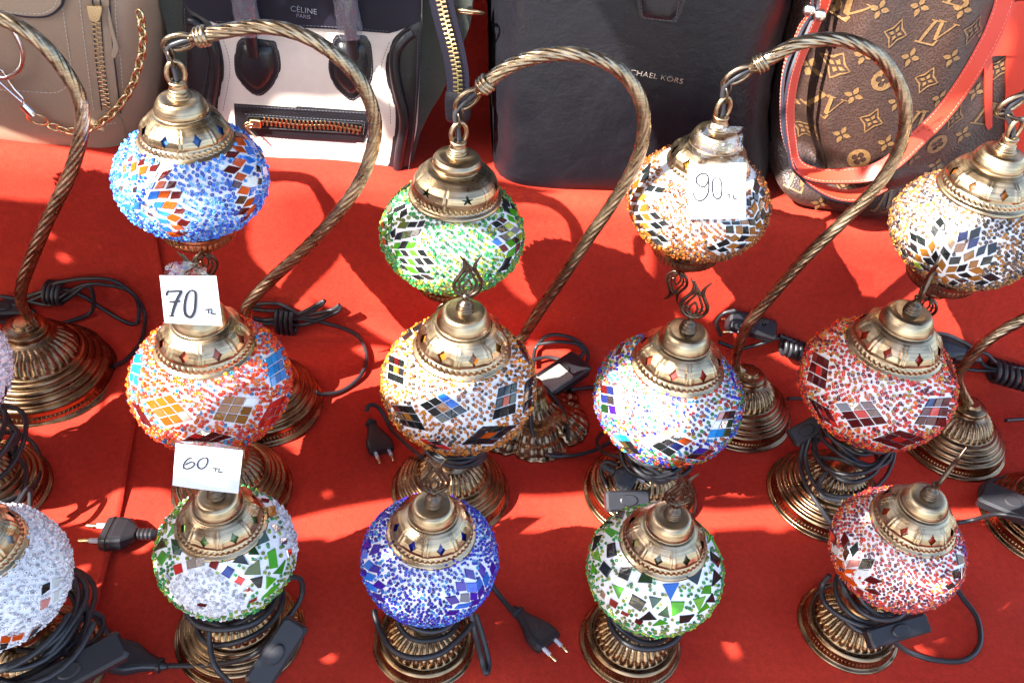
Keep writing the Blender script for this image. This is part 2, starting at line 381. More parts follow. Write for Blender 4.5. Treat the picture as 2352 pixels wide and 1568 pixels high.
def pillow_front(poly, D, wd, bot=.012, bw=.03):
    """bulge whose sides fall back by D while the bottom edge stays near the front"""
    poly = np.asarray(poly); big = poly.copy(); lo = poly[:, 1].min(); big[big[:, 1] < lo + .03, 1] -= .4
    def fn(uv):
        s = np.clip(dist_poly(uv, big) / wd, 0, 1); b = np.clip(dist_poly(uv, poly) / bw, 0, 1)
        return -D + D * np.sqrt(np.clip(1 - (1 - s) ** 2, 0, 1)) - bot * (1 - np.sqrt(np.clip(1 - (1 - b) ** 2, 0, 1)))
    return fn
def pillow(poly, D, wd, base=0.0):
    poly = np.asarray(poly)
    def fn(uv):
        s = np.clip(dist_poly(uv, poly) / wd, 0, 1); return base + D * np.sqrt(np.clip(1 - (1 - s) ** 2, 0, 1))
    return fn
def stitches(mb, P, N, length=0.0026, gap=0.0016, r=0.0004, mi=0):
    """short thread capsules along the 3D path P, lifted towards N"""
    P = resample(P, length + gap)
    for i in range(len(P) - 1):
        a = P[i]; d = P[i + 1] - P[i]; b = a + d * (length / (length + gap))
        q = np.array([a, a + (b - a) * 0.5 + N * r * 0.8, b]); tube(mb, q, r, 5, mi=mi)
def text_mesh(mb, s, pl, c, h, off, ex=0.0006, ang=0.0, mi=0, spacing=1.0, depth=0.0, sx=1.0):
    cu = bpy.data.curves.new('t', 'FONT'); cu.body = s; cu.size = 1.0; cu.align_x = 'CENTER'; cu.space_character = spacing
    o = bpy.data.objects.new('t', cu); COL.objects.link(o)
    dg = bpy.context.evaluated_depsgraph_get(); me = o.evaluated_get(dg).to_mesh()
    V = np.array([v.co[:] for v in me.vertices]); F = [tuple(p.vertices) for p in me.polygons]
    k = h / 0.73
    uv = V[:, :2] * k * np.array([sx, 1]); ca, sa = math.cos(ang), math.sin(ang)
    uv = np.stack([uv[:, 0] * ca - uv[:, 1] * sa, uv[:, 0] * sa + uv[:, 1] * ca], 1) + np.asarray(c)
    dd = depth(uv) if callable(depth) else depth
    tri = []
    for p in F:
        for i in range(1, len(p) - 1): tri.append((p[0], p[i], p[i + 1]))
    tri = np.array(tri); W = pl.at(uv, dd + off); mb.add(W, tri, mi, False)
    ed = {}
    for t in tri:
        for i in range(3): ed[(t[i], t[(i + 1) % 3])] = 1
    be = np.array([e for e in ed if (e[1], e[0]) not in ed]); W2 = pl.at(uv, dd + off - ex)
    mb.add(np.vstack([W, W2]), np.stack([be[:, 0], be[:, 0] + len(V), be[:, 1] + len(V), be[:, 1]], 1), mi, False)
    bpy.data.objects.remove(o); bpy.data.curves.remove(cu)

# ------------------------------------------------------------------ mosaic lamps
TC = dict(k=(.010, .012, .012, 0), n=(.012, .02, .10, 0), b=(.02, .13, .52, 0), v=(.035, .008, .25, 0), o=(.50, .065, .005, 0), m=(.075, .006, .006, 0),
          g=(.05, .28, .01, 0), d=(.012, .04, .012, 0), a=(.27, .10, .015, 0), y=(.30, .38, .04, 0), r=(.42, .015, .012, 0), s=(.78, .77, .78, 1),
          c=(.66, .68, .66, 0), p=(.5, .2, .17, 0), t=(.01, .22, .55, 0), w=(.10, .12, .02, 0), e=(.22, .22, .25, 0), l=(.5, .33, .2, 0))
def zc(x0, y0, s):
    """zoomed-picture coordinates -> 2352 grid"""
    return lambda p: (x0 / 1.7415 + p[0] / (s * 1.7415), y0 / 1.7415 + p[1] / (s * 1.7415))
def hit(C, a, b, px):
    """point of the globe's near side seen at the photo point (used once to lay out its mosaic)"""
    S = np.array([1 / a, 1 / a, 1 / b]); o = (CAM - C) * S
    cr = C - CAM; cam = MW.T @ cr; c0 = np.array([CX + FPX * cam[0] / cam[2], CY + FPX * cam[1] / cam[2]]); p = np.array(px, float)
    for k in range(40):
        d = ray(*p) * S; A = d @ d; B = 2 * o @ d; Cc = o @ o - 1; D = B * B - 4 * A * Cc
        if D > 0:
            t = (-B - math.sqrt(D)) / (2 * A); return (o + t * d) / S
        p = c0 + (p - c0) * 0.985
    return np.array([0, 0, b])
def patch(q, rows, gap=0.1):
    rows = rows.split('/'); n = len(rows); out = []
    TL, TR, BR, BL = [np.array(x, float) for x in q]
    f = lambda u, v: (1 - u) * (1 - v) * TL + u * (1 - v) * TR + u * v * BR + (1 - u) * v * BL
    for i, r in enumerate(rows):
        m = len(r)
        for j, c in enumerate(r):
            if c == '.': continue
            u0, u1, v0, v1 = (j + gap / 2) / m, (j + 1 - gap / 2) / m, (i + gap / 2) / n, (i + 1 - gap / 2) / n
            out.append((c, [f(u0, v0), f(u1, v0), f(u1, v1), f(u0, v1)]))
    return out
def shade(root, C, a, b, tiles, palette, bd, zmax, zmin, region=None, dens=1.0, conv=None, seed=1, name='glass_shade', lift=0.0):
    r = np.random.default_rng(seed); mb = MB(); C = np.array(C, float)
    n = 60; t = np.linspace(0, math.pi, n)
    lathe(mb, np.stack([a * np.sin(t) + 1e-5, -b * np.cos(t)], 1), 96, origin=C, mi=0)
    T = []
    S2 = np.array([1 / a ** 2, 1 / a ** 2, 1 / b ** 2])
    for c, poly in tiles:
        P = np.array([hit(C, a, b, conv(p) if conv else p) for p in poly]); T.append((c, P))
        Q = P * np.array([-1, -1, 1]); T.append((c, Q))
    vis = CAM - C
    tl = []
    for k, (c, P) in enumerate(T):
        m = P.mean(0); nn = m * S2; nn /= np.linalg.norm(nn)
        if k % 2 and (nn @ (vis - m)) > 0: continue
        A = np.cross(P[1] - P[0], P[2] - P[0]) @ nn
        if A < 0: P = P[::-1]
        tl.append((c, P, nn))
    for c, P, nn in tl:
        k = len(P); m = P.mean(0); tilt = r.normal(0, 0.0002, k)[:, None]
        h = 0.0016 if c != 's' else 0.0022
        # flat top plane, slightly above the plaster
        top = m + (P - m) - ((P - m) @ nn)[:, None] * nn[None, :]; hi = max(0, ((P - m) @ nn).max())
        top = top + nn * (hi + h + lift) + tilt * nn; ins = m + nn * (hi + h) + (top - m - nn * (hi + h)) * 0.93
        bot = P - nn * 0.001
        V = np.vstack([bot, top - nn * 0.0005, ins]) + C; i = np.arange(k)
        col = np.array(TC[c]); j = 1 + r.uniform(-0.22, 0.25); col = np.r_[np.clip(col[:3] * j, 0, 1), col[3]]
        F = [np.stack([i, (i + 1) % k, k + (i + 1) % k, k + i], 1), np.stack([k + i, k + (i + 1) % k, 2 * k + (i + 1) % k, 2 * k + i], 1)]
        fan = np.array([(2 * k, 2 * k + q, 2 * k + q + 1) for q in range(1, k - 1)]); F.append(fan)
        mb.add(V, F, 2, False, col)
    # beads
    sp = bd * 1.30 / math.sqrt(dens); area = 4 * math.pi * ((a * a * a * b * 2 + 0) ** 0.5 / math.sqrt(2)) if False else 4 * math.pi * (a ** 1.6 * a ** 1.6 + 2 * a ** 1.6 * b ** 1.6) ** (1 / 1.6) / 3 ** (1 / 1.6)
    N = int(area / (sp * sp * 0.9)); i = np.arange(N) + 0.5; z = 1 - 2 * i / N; ph = i * 2.399963
    rr = np.sqrt(1 - z * z); U = np.stack([rr * np.cos(ph), rr * np.sin(ph), z], 1)
    U += r.normal(0, sp * 0.20 / a, U.shape); U /= np.linalg.norm(U, axis=1)[:, None]
    P = U * np.array([a, a, b]); nn = P * S2; nn /= np.linalg.norm(nn, axis=1)[:, None]
    keep = (P[:, 2] < zmax) & (P[:, 2] > zmin)
    for c, Q, qn in tl:
        ins = (np.linalg.norm(P - Q.mean(0), axis=1) < 0.04)
        k = len(Q)
        for e in range(k):
            ed = Q[(e + 1) % k] - Q[e]; ed /= np.linalg.norm(ed) + 1e-9; nrm = np.cross(qn, ed); ins &= ((P - Q[e]) @ nrm) > -bd * 0.42
        keep &= ~ins
    P = P[keep]; nn = nn[keep]; K = len(P)
    cam_ = (MW.T @ (P + C - CAM).T).T; pxs = np.stack([CX + FPX * cam_[:, 0] / cam_[:, 2], CY + FPX * cam_[:, 1] / cam_[:, 2]], 1)
    front = np.einsum('ij,ij->i', nn, (vis - P)) > 0
    if region is not None:
        cols, kp = region(pxs, front, P, r); P, nn, cols = P[kp], nn[kp], cols[kp]; K = len(P)
    else:
        cs = np.array([q[0] for q in palette]); ws = np.array([q[1] for q in palette], float); cols = cs[r.choice(len(cs), K, p=ws / ws.sum())]
    cols = np.clip(cols * r.uniform(0.75, 1.3, (K, 1)), 0, .95)
    s1, s2 = 7, 4; u = np.arange(s1) * 2 * math.pi / s1; v = np.arange(s2) * 2 * math.pi / s2 + math.pi / 4
    R0, r0 = 0.345, 0.155
    tx = ((R0 + r0 * np.cos(v)[None, :]) * np.cos(u)[:, None]).ravel(); ty = ((R0 + r0 * np.cos(v)[None, :]) * np.sin(u)[:, None]).ravel(); tz = (np.ones(s1)[:, None] * np.sin(v)[None, :] * 0.30).ravel()
    F0 = grid_faces(s1, s2, True, True)
    ax = r.normal(size=(K, 3)); e1 = np.cross(nn, ax); e1 /= np.linalg.norm(e1, axis=1)[:, None]; e2 = np.cross(nn, e1)
    side = r.random(K) < 0.27; dz = nn.copy(); t1 = e1.copy(); t2 = e2.copy()
    dz[side] = e1[side]; t1[side] = e2[side]; t2[side] = nn[side]
    tl_ = r.normal(0, 0.12, (K, 3)); dz = dz + tl_
    sz = bd * r.uniform(0.86, 1.12, K); hh = np.where(side, 0.40, 0.26) * sz
    V = (P + nn * hh[:, None] + C)[:, None, :] + sz[:, None, None] * (tx[None, :, None] * t1[:, None, :] + ty[None, :, None] * t2[:, None, :] + (tz[None, :, None] * np.where(side, 1.25, 1.0)[:, None, None]) * dz[:, None, :])
    F = (F0[None] + (np.arange(K) * len(tx))[:, None, None]).reshape(-1, 4)
    mb.add(V.reshape(-1, 3), F, 1, True, np.repeat(cols, len(tx), 0))
    return mb.build(name, [M['grout'], M['bead'], M['tile']], root)

HK = 0.76        # the caps are a little flatter than they are wide
def cap_mesh(root, C, s=1.0, rot=0.0, star=False, lining=(0.1, 0.02, 0.02), name='cap', knob=True, noholes=False):
    """the brass cap: C is the world point of the rim centre"""
    mm = 0.001 * s
    prof = np.array([(39.5, -0.6), (41.5, 0), (42, 1.3), (41.2, 3), (39.4, 4.4), (38.5, 5.2), (38.2, 6), (37.7, 11), (37.0, 11.8), (36.2, 13), (35.9, 17), (34.1, 22.4), (31.0, 28), (27.0, 33.2), (24.2, 36.0), (21.9, 37.2),
                     (21.8, 38.4), (22.5, 40), (22.0, 43), (20.6, 47.5), (19.0, 51.3), (17.4, 54.0), (15.4, 55.4), (13, 55.9), (7, 56.2), (6.2, 56.2)]) * mm
    if star:
        prof = np.array([(40.5, -0.6), (42, 0), (42.4, 1.3), (41.4, 3), (39.6, 4.4), (38.9, 5.2), (38.6, 6), (38.3, 10), (38.4, 11), (38.3, 13), (38, 18), (36, 25), (32, 31), (26.6, 36.5), (22.6, 38.6), (20.5, 39.6), (19.9, 40.6),
                         (20.6, 42), (21.6, 44.5), (21.4, 48.5), (19.5, 52.5), (16.0, 55.0), (12, 56.2), (7, 56.4), (6.2, 56.4)]) * mm
    prof[:, 1] = np.where(prof[:, 1] > 5.2 * mm, 5.2 * mm + (prof[:, 1] - 5.2 * mm) * HK, prof[:, 1]); prof = resample(prof, 0.0008)
    def mod(R, Z, T):
        z = Z / mm; z = np.where(z > 5.2, 5.2 + (z - 5.2) / HK, z); band = ((z > 5.2) & (z < 11.6))
        t = T - rot
        rope = np.maximum(0, np.cos(48 * t + (z - 8) * 0.28)) ** 0.7 * 1.25 * np.sin(np.clip((z - 5.2) / 6.4, 0, 1) * math.pi) ** 0.6
        R = R + np.where(band, rope * mm - 0.35 * mm, 0)
        k = 8 if not star else 6
        d = (t * k / (2 * math.pi)); d = (d - np.round(d)) * 2 * math.pi / k
        wn = np.clip((z - 12.5) / 3, 0, 1) * np.clip((34.5 - z) / 6, 0, 1)
        if star: rel = -1.1 * np.exp(-(d / 0.03) ** 2) + 0.5 * np.exp(-(d / 0.1) ** 2)
        else: rel = 2.6 * np.exp(-(d / (0.085)) ** 2) - 1.9 * np.exp(-(d / 0.032) ** 2)
        return R + wn * rel * mm, Z
    def hole(r, z, t):
        z = (z - 0) / mm; z = np.where(z > 5.2, 5.2 + (z - 5.2) / HK, z); k = 8 if not star else 6
        d = ((t - rot) * k / (2 * math.pi) + 0.5); d = (d - np.round(d)) * 2 * math.pi / k * r / mm
        if star:
            zz = (z - 23) * 1.1; rad = np.hypot(d, zz); an = np.arctan2(d, zz); kk = 2 * math.pi / 5; m_ = np.abs((an + kk / 2) % kk - kk / 2)
            return rad < 6.2 * 0.5 / (0.5 + 0.9 * m_ / (kk / 2)) * 1.05
        return (np.abs(d) / 4.3) ** 0.85 + (np.abs(z - 22.5) / 7.0) ** 0.85 < 1
    mb = MB(); lathe(mb, prof, 336, mod, None if noholes else hole, origin=(0, 0, 0))
    for q in range(len(mb.V)): mb.V[q] = mb.V[q] + np.array(C)
    o = mb.build(name, M['capbrass'], root, local=False)
    # give the cap its own axis so that the brushed rings follow it
    recentre(o, C, root)
    lb = MB(); lp = resample(np.array([1.0, HK]) * np.array([(37.5, 3), (36.4, 9), (33.8, 15), (31.6, 21.5), (28.0, 27.5), (23.6, 33), (20.5, 36)]) * mm, 0.003); lathe(lb, lp, 64, origin=C, col=(*lining, 0))
    lb.build('cap_lining', M['tile'], o)
    return o
def recentre(o, C, root):
    d = np.array(C) - parent_world(o); me = o.data; n = len(me.vertices); co = np.empty(n * 3, np.float32); me.vertices.foreach_get('co', co)
    me.vertices.foreach_set('co', (co.reshape(-1, 3) - d.astype(np.float32)).ravel()); me.update(); o.location = Vector(o.location) + Vector(d)
def knob_and_tulip(parent, P, s=1.0, rot=0.0, up=1, lean=(0, 0), k=1.0):
    """screw knob plus pierced tulip. P: world point of the cap's top centre; up=-1 hangs it down"""
    P = np.array(P, float); mb = MB()
    if up > 0:
        pr = [(8.4, -0.5), (8.4, 1), (7.6, 2), (8.0, 3), (7.2, 4.2), (7.6, 5.2), (6.6, 6.4), (7.0, 7.4), (5.8, 8.8), (4.4, 10), (3.0, 11.4), (2.6, 14.5), (3.6, 15.6), (3.6, 17), (2.2, 18.4), (0.01, 18.8)]
        lathe(mb, resample(np.array(pr) * 0.001 * s, 0.0006), 32, origin=P); z0 = 16 * 0.001 * s
    else:
        pr = [(3.2, 0), (3.0, -3), (2.2, -5), (2.4, -7), (0.01, -7.6)]
        lathe(mb, np.array(pr) * 0.001 * s, 20, origin=P); z0 = -6 * 0.001 * s
    e = np.array([math.cos(rot), math.sin(rot), 0]); Z = np.array([lean[0], lean[1], 1.0]); Z /= np.linalg.norm(Z); nrm = np.cross(e, Z)
    def W(pts):
        pts = np.array(pts, float) * 0.001 * s * k * np.array([1.0, 1.1])
        return P + Z * z0 * 1.0 * (1 if up > 0 else 1) + pts[:, :1] * e + (pts[:, 1:2] * (1 if up > 0 else -1)) * Z + 0.0
    def ribbon(pts, r, end=False):
        q = spline(W(pts), 7); n = len(q); rr = np.full(n, r * 0.001 * s)
        if end: rr = rr * np.interp(np.linspace(0, 1, n), [0, 0.75, 1], [1, 1.15, 0.3])
        tube(mb, q, rr, 8, prof=None)
    for sg in (-1, 1):
        ribbon([(sg * 1, 0), (sg * 7, 2.2), (sg * 11.5, 8), (sg * 11.6, 15), (sg * 7.6, 22), (sg * 4.6, 28), (sg * 5.2, 34), (sg * 9.5, 41)], 1.7, True)
        ribbon([(sg * 6.5, 23.5), (sg * 2, 27.5), (-sg * 3.0, 33.5), (-sg * 6, 38)] if sg > 0 else [(sg * 6.5, 23.5), (sg * 2.6, 27.0), (0, 29.5)], 1.35)
        ribbon([(0, 1), (sg * 6, 6), (sg * 7.2, 13), (sg * 3.5, 21), (0, 27)], 1.2)
        ribbon([(0, 2), (sg * 3.4, 7), (sg * 3.0, 12), (0, 17)], 1.05)
        ribbon([(sg * 11, 8), (sg * 7, 10.5), (sg * 4.0, 10)], 0.9)
        ribbon([(sg * 10.5, 16), (sg * 7.6, 14), (sg * 6.6, 15)], 0.6)
    return mb.build('finial', M['finial'], parent)

def steps(base_r, kind):
    if kind == 'A':
        pr = [(54, 0), (54.6, 0.8), (54, 2), (51.6, 3), (50.6, 3.4), (50.2, 4.2), (48.8, 10.6), (48.6, 11.4), (49.6, 12.6), (49.2, 15.4), (47.0, 18.2), (44, 18.8), (42.2, 17.6), (41.6, 17.4),
              (40, 20), (36.5, 26.5), (31, 33), (25, 38), (20, 41.5), (16.5, 44), (14.4, 47), (13.4, 52), (13.6, 60), (15.5, 66), (19, 72), (24.5, 78), (29, 82), (31, 84.5), (31, 87)]
        k = base_r / 0.054
    else:
        pr = [(72, 0), (73, 1), (72.4, 2.6), (69.4, 4), (68.2, 4.6), (67.8, 5.4), (66.6, 10.4), (66.2, 11.6), (66.4, 13)] + [(c + 4.0 * math.cos(t_), z_ + 4.2 * math.sin(t_)) for c, z_ in ((62.4, 15.6), (56.4, 21.6), (50.6, 27.4), (45.6, 32.4)) for t_ in np.linspace(-.25, 1.75, 9)] + [(44.4, 36.4), (42.6, 36.8), (41.6, 38.6), (38, 45.5), (32.4, 52.4), (26, 57.6), (21.6, 60.4), (19.6, 62)]
        if kind == 'B': pr += [(16.6, 65), (15.4, 70), (15.6, 77), (18.5, 80), (21.5, 83), (21.5, 87), (18, 90), (15.8, 93), (16.8, 97), (21.5, 102), (27.5, 106), (32.6, 109), (36, 113), (36.6, 117)]
        else: pr += [(20.4, 63), (21.4, 65.4), (20.6, 68.4), (17.0, 70.2), (11.5, 71.4), (10.6, 73.6), (9.8, 75.6), (0.01, 76)]
        k = base_r / 0.073
    return pr, k
def base_mesh(root, P, r, kind, name='base', topz=None, matk='basebrass'):
    pr, k = steps(r, kind); mb = MB(); mm = 0.001 * k
    prof = resample(np.array(pr) * mm, 0.0011 if kind != 'A' else 0.0009)
    if topz:
        zt = prof[-1, 1]; z1 = (44 if kind == 'A' else 62) * mm
        f = (topz - z1) / (zt - z1); up = prof[:, 1] > z1; prof[up, 1] = z1 + (prof[up, 1] - z1) * f
    def mod(R, Z, T):
        z = Z / mm; r_ = R / mm
        if kind == 'A':
            band = (z > 4.2) & (z < 10.8) & (r_ > 47); bead = np.maximum(0, np.cos(78 * T)) ** 0.8 * 1.0 * np.sin(np.clip((z - 4.4) / 6, 0, 1) * math.pi)
            w_ = np.clip((z - 19) / 4, 0, 1) * np.clip((41 - z) / 5, 0, 1) * (r_ < 43); fl = (np.abs(np.cos(15 * T)) ** 0.7 - 0.55) * 3.4
        else:
            band = (z > 5.2) & (z < 10.6) & (r_ > 60); bead = np.maximum(0, np.cos(100 * T)) ** 0.8 * 0.9 * np.sin(np.clip((z - 5.4) / 5, 0, 1) * math.pi)
            w_ = np.clip((z - 38) / 3, 0, 1) * np.clip((59 - z) / 3, 0, 1) * (r_ < 42.5); fl = (np.abs(np.cos(15 * T)) ** 0.7 - 0.55) * 1.8
        return R + (np.where(band, bead, 0) + w_ * fl) * mm, Z + w_ * fl * mm * 0.5
    lathe(mb, prof, 480 if kind == 'A' else 600, mod, origin=(0, 0, 0))
    for q in range(len(mb.V)): mb.V[q] = mb.V[q] + np.array(P)
    o = mb.build(name, M[matk], root); recentre(o, P, root)
    return o, prof[-1]
def leaf_base(root, P, r):
    mb = MB()
    pr = resample(np.array([(92, 0), (94, 1.5), (93, 4), (88, 8), (82, 11), (74, 15), (66, 21), (58, 26), (48, 29), (40, 32), (33, 38), (28, 46), (22, 56), (19, 64), (16, 70), (12, 73), (0.01, 74)]) * 0.001 * r / 0.092, 0.0016)
    mm = 0.001 * r / 0.092
    def mod(R, Z, T):
        q = R / mm; w_ = np.clip((q - 46) / 22, 0, 1)
        lob = 0.84 + 0.16 * np.abs(np.cos(3 * T + 0.5)) ** 0.5 + 0.025 * np.abs(np.cos(15 * T)) * w_
        vein = 1.0 * np.cos(30 * T) * np.exp(-((q - 76) / 13) ** 2) + 2.0 * np.cos(6 * T + 1.0) * w_ + 1.0 * np.sin(q * 0.42) * w_
        return R * (1 + (lob - 1) * w_), Z + np.maximum(-Z * 0.5, vein * mm * (q < 90)) + 0.6 * mm * np.cos(24 * T) * (q < 46) * (q > 30)
    lathe(mb, pr, 420, mod, origin=(0, 0, 0))
    for q in range(len(mb.V)): mb.V[q] = mb.V[q] + np.array(P)
    o = mb.build('base', M['basebrass'], root); recentre(o, P, root); return o
def coil(mb, C, z0, z1, r0, r1, turns, seed=0, r=0.0028, wob=0.004, flat=1.0):
    g = np.random.default_rng(seed); n = int(turns * 40); t = np.linspace(0, turns * 2 * math.pi, n)
    k = 9; nz = lambda a: np.interp(np.linspace(0, 1, n), np.linspace(0, 1, int(turns * k) + 2), g.normal(0, a, int(turns * k) + 2))
    z = z0 + (z1 - z0) * (0.5 - 0.5 * np.cos(t / turns * 1.5)) + nz(wob * 0.8) + 0.006 * np.sin(t + g.random() * 6)
    R = np.interp(t, [0, t[-1]], [r0, r1]) + nz(wob)
    P = np.stack([C[0] + R * np.cos(t), C[1] + R * np.sin(t), z], 1)
    for _ in range(4): P[1:-1] = (P[:-2] + 2 * P[1:-1] + P[2:]) / 4
    tube(mb, P, r, 9); return P
def cord_obj(root, paths, r=0.0028, name='cord', coils=()):
    mb = MB()
    for p in paths: tube(mb, spline(path3(p), 8), r, 9)
    for c in coils: coil(mb, **c)
    return mb.build(name, M['cord'], root)
def plug_obj(root, P, d, up=(0, 0, 1), s=1.0, long=False, ribs=False):
    """two-pin flat plug: P the tip of the body, d the way the pins point"""
    P = np.array(P, float); d = np.array(d, float); d /= np.linalg.norm(d); up = np.array(up, float); up -= (up @ d) * d; up /= np.linalg.norm(up); x = np.cross(d, up)
    mb = MB(); k = 16; th = np.arange(k) * 2 * math.pi / k
    def ring(z, w_, h_, p=0.5):
        c, s_ = np.cos(th), np.sin(th)
        return P + d * z * s + (np.sign(c) * np.abs(c) ** p * w_ * s)[:, None] * x + (np.sign(s_) * np.abs(s_) ** p * h_ * s)[:, None] * up
    if long:
        secs = [ring(0, .0165, .0065), ring(-.006, .0178, .0072), ring(-.016, .0172, .0072), ring(-.019, .0165, .007), ring(-.034, .0095, .0062, .7), ring(-.046, .006, .005, .9), ring(-.047, .0078, .0075, 1), ring(-.0495, .0078, .0075, 1), ring(-.050, .0045, .0045, 1), ring(-.056, .003, .003, 1)]
    else:
        secs = [ring(0, .0165, .0065), ring(-.0055, .0178, .0075), ring(-.0065, .0168, .0068), ring(-.0085, .0168, .0068), ring(-.0095, .0172, .0072), ring(-.018, .0155, .007), ring(-.027, .0075, .0055, .7)] + \
               [ring(-.028 - i * .0018, .0056 if i % 2 else .0046, .0046 if i % 2 else .004, .8) for i in range(8)] + [ring(-.0445, .0032, .003, 1)]
    loft(mb, secs, smooth=False); o = mb.build('plug', M['plug'], root)
    for sg in (-1, 1):
        pb = MB(); q = P + x * sg * .0093 * s
        tube(pb, [q - d * .001, q + d * .0095 * s], .00225 * s, 12, mi=0)
        tube(pb, [q + d * .0095 * s, q + d * .0175 * s, q + d * .0188 * s], np.array([.0020, .0020, .0012]) * s, 12, mi=1)
        pb.build('pin', [M['pinwhite'], M['gold']], o)
    return o
def switch_obj(root, P, ax, half=(.029, .013, .009)):
    mb = MB(); ax = np.array(ax, float); boxm(mb, np.array(P, float), ax, half, 0.3)
    o = mb.build('switch', M['plug'], root)
    rb = MB(); k = 20; th = np.arange(k) * 2 * math.pi / k
    c = np.array(P) + ax[2] * half[2]
    f = lambda z, q: c + ax[2] * z + (np.cos(th) * .0105 * q)[:, None] * ax[0] + (np.sin(th) * .0068 * q)[:, None] * ax[1]
    loft(rb, [f(-.001, 1), f(.0015, 1), f(.0026, .85)], smooth=False); rb.build('rocker', M['plug'], o); return o
def axes(d, up=(0, 0, 1)):
    d = np.array(d, float); d /= np.linalg.norm(d); up = np.array(up, float); up = up - (up @ d) * d; up /= np.linalg.norm(up); return np.array([d, np.cross(up, d), up])

CT = (5.2 + (56.2 - 5.2) * HK) / 56.2
def table_lamp(bpx, gh, a, b, basekind, br, label, tiles, palette, bd, conv=None, caprot=0.0, frot=0.3, flean=(0, 0), lining=(.1, .02, .02), region=None, dens=1.0, seed=1, cs=None, coils=None, gshift=(0, 0), finial=True, dropz=0.0):
    P = G(*bpx); P = P + np.array([0, 0, dropz]); root = thing('mosaic_lamp', P, label, 'lamp', 'mosaic table lamps standing on the red cloth')
    b = b - (.003 if a < .075 else .006); C = P + np.array([gshift[0], gshift[1], gh - (.0015 if a < .075 else .004)])
    base_mesh(root, P, br, basekind, topz=gh - b * 0.86)
    cs = cs or (a / 0.0655 * (1.02 if a < .075 else .99))
    rim = 0.0405 * cs; zr = b * math.sqrt(max(0, 1 - (rim / a) ** 2)) - (.0015 if a < .075 else .003)
    shade(root, C, a, b, tiles, palette, bd, zr + 0.003, -b * 0.93, region, dens, conv, seed)
    cp = cap_mesh(root, C + np.array([0, 0, zr]), cs, caprot, lining=lining)
    if finial: knob_and_tulip(cp, C + np.array([0, 0, zr + 0.0562 * CT * cs]), 1.0 * min(cs, 1.12), frot, 1, flean)
    return root, P, C

